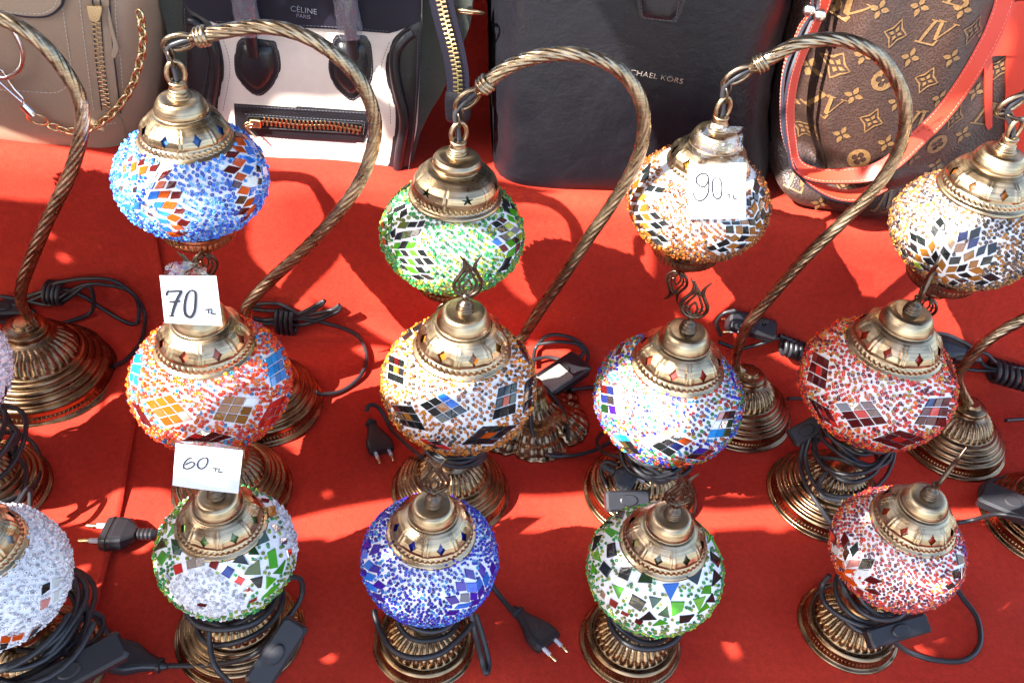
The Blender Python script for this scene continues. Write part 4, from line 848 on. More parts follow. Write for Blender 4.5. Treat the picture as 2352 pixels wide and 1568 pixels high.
table_lamp((1946, 1442), .152, .0645, .0575, 'A', .0555, 'small pink and red beaded lamp with a loose black cord loop, front right', t, PINK, .0031, ZK, caprot=-1.83, lining=(.30, .03, .008), seed=34, frot=.95, flean=(.12, .02), dens=1.05, gshift=(.0, 0))
ZW = zc(0, 2000, 2.145)
t = T('''k 355,730 420,700 420,760 355,810; c 445,670 515,660 495,740 450,760; c 450,790 500,765 490,850 440,880; p 345,860 425,830 400,905 345,940; s 270,1090 350,1050 310,1145 230,1165; o 10,1165 100,1145 80,1205 0,1215; o 110,1150 205,1130 180,1180 100,1200; s 120,1235 220,1200 180,1250 90,1280; k 0,1230 70,1220 40,1280 0,1290; s 230,1190 300,1160 270,1210 200,1240;
m 0,1330 80,1320 60,1350 0,1360; c 490,430 530,480 530,510 490,460; c 560,530 600,600 590,620 560,560; c 600,640 625,690 615,740 598,700''')
table_lamp((96, 1528), .150, .0670, .059, 'B', .065, 'white clear-beaded lamp at the lower left edge over thick coils of black cord', t, CLEAR, .0036, ZW, caprot=-1.15, lining=(.5, .5, .48), seed=35, gshift=(-.011, 0), dropz=.003, frot=.2)
table_lamp((2440, 1740), .150, .0700, .061, 'A', .056, 'white beaded lamp just showing at the lower right corner', [], CLEAR, .0036, None, seed=36, gshift=(0.0, 0))

# ------------------------------------------------------------------ table and cloth
C1 = G(345, 729); 
def UVW(u, v, z=0.0): return C1 + u * UX + v * VY + ZZ * z
SH = 0.245                                         # height of the raised back shelf
def profile_v():
    P = [(-1.0, -0.45), (-1.0, -0.20), (-0.965, -0.03), (-0.95, -0.004), (-0.93, 0.0), (-0.02, 0.0), (-0.006, 0.001), (0.0, 0.006), (0.004, 0.02), (0.012, SH - 0.02), (0.016, SH - 0.006), (0.026, SH), (0.05, SH + 0.0005), (.225, SH), (.24, SH + .004), (.247, SH + .02), (.27, SH + .45)]
    return resample(np.array(P), 0.012)
def cloth(name, u0, u1, lift, label, seed):
    pr = profile_v(); n = len(pr); m = 150; g = np.random.default_rng(seed); mb = MB()
    V = np.zeros((n, m, 3))
    ph = g.uniform(0, 6, (6, 3))
    for i, (v, z) in enumerate(pr):
        a = u0(v) if callable(u0) else u0; b = u1(v) if callable(u1) else u1
        U = np.linspace(a, b, m)
        wz = sum(0.0007 * np.sin(U * (9 + 7 * k) + v * (5 + 9 * ph[k, 1]) + ph[k, 0]) for k in range(5))
        wall = 0.02 < z < SH - 0.02 or v < -.94 or z > SH + .01
        # soft folds on the riser
        fold = 0.0022 * (np.sin(U * 21 + 1.3 + z * 6) + 0.6 * np.sin(U * 47 + z * 9)) if wall else 0
        dv = (fold + wz) if wall else 0 * U
        V[i] = C1 + U[:, None] * UX + (v + dv)[:, None] * VY + ((z + lift) + (0 * U if wall else wz))[:, None] * ZZ
        if wall: V[i] += -VY * lift
        if lift > 0: V[i] += ((-VY if wall else ZZ)[None] * (.0035 * np.exp(-(b - U) / .008) * (1 + .5 * np.sin(v * 40)))[:, None])
    mb.add(V.reshape(-1, 3), grid_faces(n, m), 0, True)
    o = mb.build(name, M['cloth'], origin=(float(C1[0]), float(C1[1]), 0.0)); so_ = o.modifiers.new('thick', 'SOLIDIFY'); so_.thickness = 0.0016; so_.offset = -1
    return tag(o, label, 'tablecloth', 'red cloths spread over the stall')
_seam = [G(335, 850), G(282, 1170), G(216, 1440)]; _s = [((p - C1) @ VY, (p - C1) @ UX) for p in _seam]; _s.sort()
def seam(v): return float(np.interp(v, [_s[0][0] - .6] + [q[0] for q in _s] + [.1], [_s[0][1] - .05] + [q[1] for q in _s] + [_s[-1][1] + .005]))
cloth('tablecloth', -1.1, seam, 0.0034, 'red felt cloth left of the long seam, under the lamps of the left edge', 1)
cloth('tablecloth', lambda v: seam(v) - .04, 1.6, 0.0, 'wide red felt cloth right of the long seam, under most lamps and all the handbags', 2)
tb = MB()
boxm(tb, UVW(.25, .15, -.03), np.array([UX, VY, ZZ]), (1.33, 1.08, .022), .05)
boxm(tb, UVW(.25, .66, SH / 2 - .01), np.array([UX, VY, ZZ]), (1.33, .62, SH / 2 - .012), .02)
table = thing('stall_table', (0, 0, -.8), 'wooden stall table with raised back shelf hidden under the red cloth', 'table')
tb.build('tabletop', M['wood'], table)
for su in (-1.0, 1.5):
    for sv in (-.85, 1.1):
        lb = MB(); boxm(lb, UVW(su, sv, -.42), np.array([UX, VY, ZZ]), (.03, .03, .37), .1); lb.build('leg', M['wood'], table)
gd = MB(); gd.add([(-60, -60, -.8), (60, -60, -.8), (60, 60, -.8), (-60, 60, -.8)], np.array([[0, 1, 2, 3]]), 0, False)
tag(gd.build('ground', M['pave']), kind='structure')

# ------------------------------------------------------------------ handbags
def zb1(L): return [(z[0] / 3.413, z[1] / 3.413) for z in L]            # first zoom
def zb2(L): return [(402 + z[0] / 3.413, z[1] / 3.413) for z in L]
def zb3(L): return [(1004.9 + z[0] / 3.213, z[1] / 3.213) for z in L]
def zb4(L): return [(1665.2 + z[0] / 3.212, z[1] / 3.212) for z in L]
def shelf_plane(v): return Plane(UVW(0, v, SH), AZ)
def crv(pl, L, k=6, closed=True): return spline(pl.pts(L), k, closed)
def tube_on(mb, pl, L, d, r, seg=10, mi=0, k=8):
    q = spline(pl.pts(L), k); tube(mb, pl.at(q, np.interp(np.linspace(0, 1, len(q)), np.linspace(0, 1, len(np.atleast_1d(d))), np.atleast_1d(d))), r, seg, mi=mi)
def stitch_on(mb, pl, L, depth, ins=0.0, closed=False, length=.0026, gap=.0016, r=.00038, k=6):
    q = spline(pl.pts(L), k, closed); q = np.vstack([q, q[:1]]) if closed else q
    q = resample(q, .002); d = depth(q) if callable(depth) else depth
    stitches(mb, pl.at(q, d + ins), pl.n, length, gap, r)
def shrink(P, a):
    P = np.asarray(P); nx = np.roll(P, -1, 0) - np.roll(P, 1, 0); N = np.stack([-nx[:, 1], nx[:, 0]], 1); N /= np.linalg.norm(N, axis=1)[:, None] + 1e-9
    A = 0.5 * np.sum(P[:, 0] * np.roll(P[:, 1], -1) - np.roll(P[:, 0], -1) * P[:, 1]); return P + N * a * (1 if A > 0 else -1)
def extrude_back(mb, pl, poly, d0, d1, mi=0):
    a = resample(np.vstack([poly, poly[:1]]), .01)[:-1]; n = len(a); W = np.vstack([pl.at(a, d0), pl.at(a, d1)]); i = np.arange(n)
    mb.add(W, np.stack([i, (i + 1) % n, n + (i + 1) % n, n + i], 1), mi, True)
    mb.add(np.vstack([pl.at(a, d1), pl.at(a.mean(0)[None], d1)]), np.stack([i, (i + 1) % n, np.full(n, n)], 1), mi, False)
def zipper(root, pl, L, depth, w_=.0032, pitch=.0024, tape=None, name='zip', r=.0011):
    q = resample(spline(pl.pts(L), 8), pitch); t = np.gradient(q, axis=0); t /= np.linalg.norm(t, axis=1)[:, None]; nn = np.stack([-t[:, 1], t[:, 0]], 1); mb = MB()
    for i in range(len(q)):
        sg = 1 if i % 2 else -1; c = q[i] + nn[i] * sg * w_ * .45; d = depth(c[None])[0] if callable(depth) else depth
        boxm(mb, pl.at(c, d)[0], np.array([t[i][0] * pl.u + t[i][1] * pl.v, nn[i][0] * pl.u + nn[i][1] * pl.v, pl.n]), (pitch * .42, w_ * .62, r), .25)
    return mb.build(name, M['gold'], root)
def bag_root(pl, px, label):
    p = pl.at(pl.uv(*px))[0]; p[2] = SH; return thing('handbag', p, label, 'handbag', 'handbags standing on the shelf behind the lamps')

# --- bag 1: taupe bag with chain
pl = shelf_plane(.034)
b1 = bag_root(pl, (120, 350), 'taupe leather handbag with gold zip and chain, leftmost on the shelf')
out = crv(pl, [(-330, 250), (-300, 330), (-220, 343), (0, 345), (160, 362), (262, 374), (318, 330), (338, 240), (350, 120), (352, 0), (350, -150), (320, -260), (-300, -260), (-340, 0)], 5)
dp = pillow_front(out, .055, .05)
mb = MB(); panel(mb, pl, out, dp, 0, .0, .009); extrude_back(mb, pl, out, -.055, -.15); mb.build('body', M['taupe'], b1)
fl = crv(pl, [(-330, -120), (-330, 10), (-200, 22), (0, 27), (70, 34), (112, 32), (138, 15), (148, -10), (150, -120)], 5)
mb = MB(); panel(mb, pl, fl, dp, .006, .005, .008); mb.build('flap', M['taupetan'], b1)
mb = MB(); e = resample(np.vstack([fl, fl[:1]]), .004); tube(mb, pl.at(e, dp(e) + .004), .0022, 8); mb.build('edge_trim', M['darkedge'], b1)
# pale bottom panel, placket, pocket tab
pk = pl.pts([(213, -60), (222, 120), (236, 245), (256, 254), (276, 262), (268, 190), (262, 120), (252, -60)]); mb = MB(); panel(mb, pl, pk, dp, .0035, .0035, .006); mb.build('zip_placket', M['taupe'], b1)
mb = MB()
for L in ([(213, -40), (222, 120), (236, 250)], [(252, -40), (262, 110), (270, 180), (277, 262)], [(232, -20), (240, 120), (252, 244)]):
    q = spline(pl.pts(L), 8); q = resample(q, .006); tube(mb, pl.at(q, dp(q) + .004), .0008, 6)
mb.build('piping', M['darkedge'], b1)
tab = crv(pl, [(236, 262), (272, 268), (282, 318), (276, 330), (252, 326), (244, 310)], 3); mb = MB(); panel(mb, pl, tab, dp, .003, .003, .006); mb.build('pocket_tab', M['taupe'], b1)
st = MB()
for L in ([(143, 8), (152, 70), (161, 130), (164, 172)], [(182, -20), (190, 60), (203, 160), (216, 255)], [(264, -20), (268, 70), (276, 140), (280, 208)], [(0, 206), (60, 209), (120, 213), (142, 207), (154, 198)], [(-120, 18), (0, 20), (70, 26), (108, 24), (130, 10), (138, -12)], [(245, 283), (258, 282), (270, 283)]):
    stitch_on(st, pl, L, dp, .0075 if L[0][0] == -120 else .0008 + (.003 if L[0][1] > 270 else 0), r=.0005, length=.0034, gap=.0018)
st.build('stitching', M['stitch'], b1)
zipper(b1, pl, [(222, 30), (230, 110), (238, 180), (248, 243)], lambda c: dp(c) + .0045, .005, .0030)
q = pl.pts([(208, 4), (243, 6), (242, 14), (236, 38), (226, 43), (215, 38), (209, 14)]); mb = MB(); panel(mb, pl, q, dp, .012, .005, .004); mb.build('zip_pull', M['gold'], b1)
q = pl.pts([(253, 10), (262, 60), (276, 110), (266, 133), (257, 125), (264, 100), (252, 40)]); mb = MB(); panel(mb, pl, q, dp, .006, .0025, .005, back=True); mb.build('leather_tab', M['taupetan'], b1)
def chain(root, P3, l, w_, r, material, name='chain'):
    P = resample(P3, l * 1.45); mb = MB(); u = np.linspace(0, 2 * math.pi, 18, endpoint=False)
    for i in range(len(P) - 1):
        c = (P[i] + P[i + 1]) / 2; d = P[i + 1] - P[i]; d /= np.linalg.norm(d); x = np.cross(d, [0.4, -1, .5]); x /= np.linalg.norm(x); y = np.cross(d, x); x = x * math.cos(.7 + i % 2 * 1.57) + y * math.sin(.7 + i % 2 * 1.57)
        tube(mb, c + np.outer(np.cos(u) * l, d) + np.outer(np.sin(u) * w_, x), r, 8, closed=True)
    return mb.build(name, material, root)
q = spline(pl.pts([(326, 18), (333, 60), (334, 100), (327, 135), (316, 172), (300, 205), (280, 234), (256, 260), (226, 280), (200, 292), (172, 293), (145, 287), (122, 279)]), 8)
chain(b1, pl.at(q, .010), .0072, .0045, .0017, M['gold'])
def ring_on(root, pl, c, rad, r, d, material, name='ring', tilt=.3):
    mb = MB(); u = np.linspace(0, 2 * math.pi, 32, endpoint=False); cc = pl.at(pl.uv(*c), d)[0]
    tube(mb, cc + np.outer(np.cos(u) * rad, pl.u) + np.outer(np.sin(u) * rad, pl.v * math.cos(tilt) + pl.n * math.sin(tilt)), r, 10, closed=True); return mb.build(name, material, root)
ring_on(b1, pl, (95, 263), .0118, 0.0012, .012, M['gold'], tilt=.5)
mb = MB(); tube_on(mb, pl, [(0, 32), (30, 48), (52, 82), (62, 118), (55, 148), (30, 166), (10, 168)], .012, .0032); mb.build('handle_ring', M['silver'], b1)
mb = MB(); tube_on(mb, pl, [(64, 228), (88, 252)], [.014, .014], .0055, 14, k=4); tube_on(mb, pl, [(66, 228), (30, 196), (2, 168), (4, 150), (14, 150), (22, 162), (40, 190), (62, 214), (64, 226)], .013, .0018); mb.build('swivel_clasp', M['silver'], b1)

# --- bag 2: black and cream tote
pl = shelf_plane(.062)
b2 = bag_root(pl, (690, 410), 'black and cream tote with dark winged sides, second from the left on the shelf')
out = pl.pts([(424, -260), (422, 0), (432, 150), (440, 395), (650, 405), (885, 419), (928, 418), (957, 300), (968, 60), (972, -260)])
mb = MB(); dpf = lambda uv: np.full(len(uv), 0.0)
dp2 = pillow(out, .004, .01)
panel(mb, pl, out, dp2, 0, .0, .01); extrude_back(mb, pl, out, 0, -.03); mb.build('body', M['cream'], b2)
# gussets (dark green suede wings behind)
g1 = pl.pts([(345, -260), (352, 0), (372, 60), (392, 180), (405, 300), (450, 392), (450, -260)]); mb = MB(); panel(mb, pl, g1, 0, -.012, .08, .02, back=True); mb.build('gusset', M['olive'], b2); mb = MB()
g2 = pl.pts([(940, -260), (940, 410), (962, 320), (985, 270), (1022, 212), (1040, 150), (1078, 80), (1086, -20), (1080, -260)]); panel(mb, pl, g2, 0, -.012, .08, .02, back=True); mb.build('gusset', M['olive'], b2)
bd = pl.pts([(422, -260), (422, -2), (430, 12), (493, 49), (640, 56), (780, 63), (900, 72), (968, 45), (968, -260)]); mb = MB(); panel(mb, pl, bd, dp2, .003, .003, .01); mb.build('top_band', M['navy'], b2)
wl = [(421, 0), (455, 14), (495, 55), (512, 100), (520, 140), (518, 180), (508, 230), (502, 290), (500, 400), (440, 396), (434, 200)]
wr = [(968, 40), (940, 52), (905, 80), (888, 118), (882, 152), (888, 190), (900, 225), (905, 270), (898, 330), (886, 390), (886, 419), (905, 424), (930, 418), (950, 330), (962, 200)]
for L in (wl, wr):
    mb = MB(); P = crv(pl, L, 4); panel(mb, pl, P, pillow(P, .0035, .012), .003, .004, .007); mb.build('side_wing', M['blackleather'], b2)
# rolled piping on the wings
mb = MB(); tube_on(mb, pl, [(438, 42), (458, 50), (488, 92), (497, 140), (494, 190), (484, 250), (480, 320), (478, 392)], [.006, .009, .009, .009, .006], .0065, 14); mb.build('rolled_piping', M['blackleather'], b2); mb = MB()
tube_on(mb, pl, [(948, 72), (930, 84), (912, 110), (908, 145), (914, 190), (926, 240), (930, 280), (920, 340), (912, 415)], [.004, .009, .009, .009, .009, .007], .0065, 14); mb.build('rolled_piping', M['blackleather'], b2)
h1 = zb2([(500, 300), (560, 275), (770, 300), (805, 320), (842, 490), (815, 600), (740, 710), (655, 750), (560, 690), (480, 585), (462, 480), (475, 370)])
h2 = zb2([(1255, 260), (1390, 262), (1525, 282), (1565, 480), (1558, 600), (1500, 705), (1405, 788), (1325, 745), (1240, 650), (1198, 520), (1220, 400)])
for L in (h1, h2):
    mb = MB(); P = crv(pl, L, 3); c = P.mean(0)
    dd = lambda uv, P=P: pillow(P, .0022, .006)(uv); panel(mb, pl, P, dd, .0035, .004, .005)
    P2 = c + (P - c) * .78; panel(mb, pl, P2, pillow(P2, .009, .022), .004, .002, .0045)
    o = mb.build('handle_tab', M['blackleather'], b2); sb = MB(); P3 = c + (P - c) * .9; stitch_on(sb, pl, [], 0) if 0 else None
    e = resample(np.vstack([P3, P3[:1]]), .002); stitches(sb, pl.at(e, .0062), pl.n, .0026, .0016, .0004); sb.build('stitching', M['greystitch'], o)
for x0, x1, x2, yb in ((571, 580, 584, 80), (800, 808, 812, 85)):
    mb = MB(); q = pl.at(pl.pts([(x0, -230), (x0 + 2, -100), (x1, 20), (x2, yb), (x2 + 3, yb + 38)]), np.array([.05, .04, .024, .015, .010])); tube(mb, spline(q, 8), .0072, 16); o = mb.build('handle', M['blackleather'], b2)
    fb = MB(); q = pl.at(pl.pts([(x0, -225), (x0 + 1, -100), (x1 - 2, 15), (x1 + 2, 60 if x0 > 700 else 52)]), np.array([.05, .04, .026, .019])); q = resample(spline(q, 8), .004)
    tube(fb, q, np.interp(np.linspace(0, 1, len(q)), [0, .8, 1], [.0125, .0135, .0145]), 28, cap=False, prof=lambda th, s: 1 + .06 * np.sin(5 * th + s * 120) + .03 * np.sin(9 * th - s * 260)); fb.build('plastic_sleeve', M['milky'], o)
pkt = pl.pts([(537, 231), (700, 240), (862, 250), (853, 300), (843, 330), (700, 322), (590, 313), (539, 300)]); mb = MB()
panel(mb, pl, pkt, pillow(pkt, .0015, .004), .0035, .004, .006)
inn = pl.pts([(572, 262), (836, 279), (832, 302), (575, 287)]); fr = np.vstack([inn, inn[:1]]); fr = resample(fr, .003); tube(mb, pl.at(fr, .0062), .0012, 8)
o = mb.build('zip_pocket', M['blackleather'], b2)
zipper(o, pl, [(606, 271), (700, 280), (760, 281), (829, 293)], .0078, .0056, .0027)
sb = MB()
for L in ([(545, 237), (700, 246), (855, 255), (846, 300), (837, 324)], [(837, 324), (700, 316), (640, 312), (545, 305)], [(566, 256), (700, 265), (840, 273), (836, 306)]): 
    q = resample(pl.pts(L), .002); stitches(sb, pl.at(q, .0068), pl.n, .0026, .0016, .00042)
sb.build('stitching', M['greystitch'], o)
mb = MB(); cc = pl.at(pl.uv(591, 274), .010)[0]; boxm(mb, cc, np.array([pl.u, pl.v, pl.n]), (.007, .0055, .003), .35); tube(mb, pl.at(pl.pts([(586, 274), (575, 276), (572, 282), (582, 292), (594, 304)]), .013), .0014, 8)
u = np.linspace(0, 2 * math.pi, 20, endpoint=False); c2 = pl.at(pl.uv(577, 277), .012)[0]; tube(mb, c2 + np.outer(np.cos(u) * .005, pl.u) + np.outer(np.sin(u) * .0035, pl.v), .0012, 8, closed=True); mb.build('zip_pull', M['gold'], o)
mb = MB(); text_mesh(mb, 'CÉLINE', pl, pl.uv(701, 23), .0068, .0088, .0012, ang=-.035, sx=1.02); text_mesh(mb, 'PARIS', pl, pl.uv(700, 35), .0048, .0088, .0012, ang=-.035); mb.build('lettering', M['silver'], b2)
sb = MB()
for L in ([(500, 44), (640, 50), (780, 57), (896, 66)], [(428, 14), (434, 200), (438, 380)], [(962, 70), (955, 250), (938, 400)], [(509, 66), (527, 118), (532, 150), (526, 196), (515, 250)], [(896, 92), (884, 122), (877, 152), (884, 192), (897, 235), (899, 280)], [(478, 84), (482, 140), (473, 190), (466, 240)]):
    stitch_on(sb, pl, L, .0078)
sb.build('stitching', M['greystitch'], b2)
# zip end hanging at the right
plz = shelf_plane(.045); sp = zb2([(2035, -250), (2110, 100), (2175, 350), (2215, 560), (2222, 715)])
mb = MB(); q = spline(plz.pts(sp), 6); t = np.gradient(q, axis=0); t /= np.linalg.norm(t, axis=1)[:, None]; nn = np.stack([-t[:, 1], t[:, 0]], 1); P = np.vstack([q + nn * .0135, (q - nn * .0135)[::-1]]); panel(mb, plz, P, 0, .004, .003, .006, back=True); o = mb.build('zip_end', M['navy'], b2)
zipper(o, plz, sp, .0055, .0052, .0028)
tb_ = crv(plz, zb2([(2125, 712), (2230, 716), (2318, 712), (2322, 880), (2300, 935), (2220, 945), (2140, 938), (2122, 880)]), 3); mb = MB(); panel(mb, plz, tb_, pillow(tb_, .002, .004), .006, .006, .005, back=True); mb.build('leather_end', M['greyleather'], o)
ring_on(b2, plz, (1076, 36), .017, .0017, -.01, M['gold'], 'buckle_ring', 1.1)

# --- bag 3: plain black tote
pl = shelf_plane(.040)
b3 = bag_root(pl, (1450, 430), 'plain smooth black leather tote with small metal lettering, at the centre of the shelf')
out = crv(pl, [(1100, -260), (1112, 0), (1118, 90), (1120, 220), (1124, 330), (1133, 418), (1160, 444), (1320, 450), (1500, 458), (1700, 464), (1772, 458), (1788, 410), (1785, 300), (1800, 200), (1825, 100), (1846, 0), (1850, -260)], 4)
uvl = pl.uv(1140, 200)[0]
pf3 = pillow_front(out, .045, .05)
def dp3(uv):
    a = pf3(uv) + .045; s = np.clip((uv[:, 0] - uvl) / .03 + .5, 0, 1); s = s * s * (3 - 2 * s)
    top = np.clip((uv[:, 1] - .10) / .25, 0, 1); return a - .045 - .035 * (1 - s) * top + .004 * np.sin(uv[:, 0] * 26 + uv[:, 1] * 9)
mb = MB(); panel(mb, pl, out, dp3, 0, 0, .009); extrude_back(mb, pl, out, -.045, -.15); mb.build('body', M['greyleather'], b3)
L = zb3([(1462, -260), (1470, 0), (1492, 105), (1510, 128), (1740, 145), (1760, 125), (1800, 60), (1850, -260)]); P = crv(pl, L, 3); mb = MB(); panel(mb, pl, P, dp3, .006, .006, .006); c = P.mean(0); P2 = c + (P - c) * np.array([.86, .93]); panel(mb, pl, P2, lambda uv: dp3(uv) + pillow(P2, .004, .008)(uv), .006, .002, .006)
o = mb.build('handle_tab', M['blackleather'], b3)
sb = MB(); stitch_on(sb, pl, [(1467, -60), (1474, 30), (1479, 36), (1545, 41), (1550, 36), (1566, -60)], lambda q: dp3(q) + .0088, 0); sb.build('stitching', M['greystitch'], o)
mb = MB(); text_mesh(mb, 'MICHAEL KORS', pl, pl.uv(1496, 180), .0068, .0024, .0022, ang=-.055, depth=dp3, spacing=1.05, sx=1.12); mb.build('lettering', M['silver'], b3)

# --- bag 4: brown printed bag with coral straps
pl = shelf_plane(.030)
b4 = bag_root(pl, (2060, 480), 'brown bag with tan monogram print and coral red straps, rightmost on the shelf')
out = crv(pl, [(1845, -260), (1852, 0), (1840, 60), (1818, 150), (1797, 260), (1780, 390), (1802, 455), (1868, 486), (2050, 497), (2250, 490), (2420, 478), (2560, 440), (2600, 200), (2600, -260)], 4)
rid = pl.pts([(1965, -260), (1945, 0), (1914, 78), (1880, 160), (1858, 218), (1846, 285), (1862, 340), (1890, 395), (1905, 500)])
bot4 = pl.uv(1870, 486)[1] + .02; pf4 = pillow_front(out, .03, .05, .006)
def dp4(uv):
    ur = np.interp(-uv[:, 1], -rid[:, 1], rid[:, 0]); s = np.clip((uv[:, 0] - ur) / .035 + .15, 0, 1); s = s * s * (3 - 2 * s)
    a = pf4(uv) + .03; r2 = pl.uv(2210, 200)[0]; f = np.clip((uv[:, 0] - r2) / .09 + .5, 0, 1); f = f * f * (3 - 2 * f)
    low = np.clip((pl.uv(1950, 395)[1] - uv[:, 1]) / .02, 0, 1)
    return a - .075 + .050 * s * (1 - .75 * f) * (1 - .3 * low) + .040 * np.clip((bot4 - uv[:, 1]) / .05 + 1, 0, 1) * (1 - .6 * s) + .0035 * np.sin(uv[:, 0] * 60 + uv[:, 1] * 22) * s
mb = MB(); panel(mb, pl, out, dp4, 0, 0, .0065); extrude_back(mb, pl, out, -.07, -.16)
def mono(c, k, s, rot=0.0):
    """tan print marks, laid on the bag's own surface"""
    c = np.array(c); R = np.array([[math.cos(rot), -math.sin(rot)], [math.sin(rot), math.cos(rot)]]); polys = []
    if k == 'f':
        for a in range(4):
            an = a * math.pi / 2 + math.pi / 2; d = np.array([math.cos(an), math.sin(an)]); n_ = np.array([-d[1], d[0]])
            polys.append([d * .12, d * .34 + n_ * .24, d * .66 + n_ * .24, d * 1.0, d * .66 - n_ * .24, d * .34 - n_ * .24])
    if k == 's':
        o_ = []; i_ = []
        for a in range(32):
            an = a * math.pi / 16; q = abs(((an + math.pi / 4) % (math.pi / 2)) - math.pi / 4) / (math.pi / 4); rr = 1.25 * (1 - .42 * math.sin(q * math.pi / 2) ** .8); o_.append((math.cos(an) * rr * .86, math.sin(an) * rr)); i_.append((math.cos(an) * (rr - .17) * .86, math.sin(an) * (rr - .17)))
        for a in range(32): b = (a + 1) % 32; polys.append([o_[a], o_[b], i_[b], i_[a]])
        for a in range(4):
            an = a * math.pi / 2 + math.pi / 2; d = np.array([math.cos(an), math.sin(an)]); n_ = np.array([-d[1], d[0]]); polys.append([d * .1, d * .3 + n_ * .17, d * .62, d * .3 - n_ * .17])
    if k == 'c':
        g_ = 30
        for a in range(40):
            a0, a1 = a * math.pi / 20, (a + 1) * math.pi / 20
            f_ = lambda an: .28 + .38 * abs(math.cos(2 * an)) ** .6
            polys.append([(math.cos(a0), math.sin(a0)), (math.cos(a1), math.sin(a1)), (f_(a1) * math.cos(a1), f_(a1) * math.sin(a1)), (f_(a0) * math.cos(a0), f_(a0) * math.sin(a0))])
        polys.append([(.13 * math.cos(t_), .13 * math.sin(t_)) for t_ in np.arange(8) * math.pi / 4])
    if k == 'm':
        B = lambda x0, y0, x1, y1, w_: [(x0 - w_, y0), (x0 + w_, y0), (x1 + w_, y1), (x1 - w_, y1)]
        polys += [B(-.42, .9, -.78, -.85, .11), [(-.72, .9), (-.14, .9), (-.14, .80), (-.72, .80)], [(-1.1, -.85), (.30, -.85), (.38, -.38), (.30, -.38), (.12, -.73), (-1.1, -.73)], B(-.02, 1.0, .16, -.42, .12), B(.16, -.42, .92, 1.0, .055), [(-.28, 1.0), (.26, 1.0), (.26, .92), (-.28, .92)], [(.66, 1.0), (1.16, 1.0), (1.16, .92), (.66, .92)]]
    for q in polys:
        q = np.array(q, float); q = q @ R.T * s + c
        if k in 'sc' and len(q) == 4: V = q; F = np.array([[0, 1, 2], [0, 2, 3]])
        elif k == 'm':
            n1 = 6; e = np.linspace(0, 1, n1)
            if len(q) == 4: V = np.vstack([q[0] + (q[3] - q[0]) * e[:, None], q[1] + (q[2] - q[1]) * e[:, None]]); F = np.array([[i, n1 + i, n1 + i + 1, ] for i in range(n1 - 1)] + [[i, n1 + i + 1, i + 1] for i in range(n1 - 1)])
            else: V = q; F = np.array([[0, 1, 4], [1, 2, 3], [1, 3, 4], [0, 4, 5]])
        else: V = np.vstack([q, q.mean(0)]); m_ = len(q); F = np.array([[i, (i + 1) % m_, m_] for i in range(m_)])
        mb.add(pl.at(V, dp4(V) + .0011), F, 1, True)
for k, L in dict(s=[(1245, 230), (1065, 865), (1480, 585), (830, 500), (900, 1385), (1735, 930), (2110, 600), (640, 1060), (1835, 225), (1300, -140), (1700, -200)],
                 f=[(1125, 45), (1430, 45), (1735, 45), (1360, 415), (1665, 415), (940, 690), (1255, 735), (855, 985), (1175, 1030), (1010, 390), (1590, 735), (1915, 765), (705, 1520), (1815, 1080), (1055, 1290), (540, 870), (680, 600), (1400, 1180), (1600, 1300), (1950, 300)],
                 c=[(1150, 565), (978, 1150), (820, 110), (1600, 1120)], m=[(1545, 240), (745, 800), (925, 110), (1430, 905), (580, 1380), (1190, 1480), (1750, -60), (2020, 950)]).items():
    for z in L: mono(pl.uv(*zb4([z])[0]), k, {'s': .0138, 'f': .0118, 'c': .0135, 'm': .0165}[k], rot=-.12)
mb.build('body', [M['brownleather'], M['monogram']], b4)
# coral straps: flat bands edged in dark paint
def strap(L, ds, w_, name='strap', tw=None, root=b4, k=8):
    q = spline(np.array(L, float), k); d = np.interp(np.linspace(0, 1, len(q)), np.linspace(0, 1, len(ds)), ds) - .062; W = resample(np.array([pl.seen(x, y, e) for (x, y), e in zip(q, d)]), .005); n = len(W); T_ = np.gradient(W, axis=0); T_ /= np.linalg.norm(T_, axis=1)[:, None]
    side = np.cross(T_, pl.n); side /= np.linalg.norm(side, axis=1)[:, None]; tw_ = np.interp(np.linspace(0, 1, n), np.linspace(0, 1, len(tw or [0, 0])), tw or [0, 0])[:, None]; nrm = np.cross(side, T_)
    S_ = side * np.cos(tw_) + nrm * np.sin(tw_); N_ = np.cross(T_, S_); h = .0016; c = [W - S_ * w_ - N_ * h, W + S_ * w_ - N_ * h, W + S_ * w_ + N_ * h, W - S_ * w_ + N_ * h]
    mb = MB(); V = np.stack(c, 1).reshape(-1, 3); G_ = grid_faces(n, 4, False, True).reshape(n - 1, 4, 4)
    mb.add(V, G_[:, [0, 2]].reshape(-1, 4), 0, True); mb.add(V, G_[:, [1, 3]].reshape(-1, 4), 1, True)
    o = mb.build(name, [M['redleather'], M['darkedge']], root); sb = MB()
    for sg in (-1, 1):
        for f in (-1, 1): stitches(sb, W + S_ * (w_ - .0022) * sg + N_ * (h + .0002) * f, N_[0], .0026, .0018, .00035)
    sb.build('stitching', M['redstitch'], o); return o, W, N_
strap([(1905, -200), (1895, -10), (1870, 60), (1838, 130), (1820, 190), (1812, 260), (1818, 330), (1830, 380), (1870, 402), (1930, 405), (1998, 398), (2050, 372), (2100, 325), (2160, 265), (2215, 190), (2262, 110), (2290, 50), (2310, -20), (2330, -200)], [.04, .05, .07, .085, .09, .095, .10, .105, .11, .115, .115, .115, .115, .11, .105, .10], .0098, tw=[.5, .5, .6, .7, .8, .9, 1.1, .9, .5, .25, .15, .1, .1, .1])
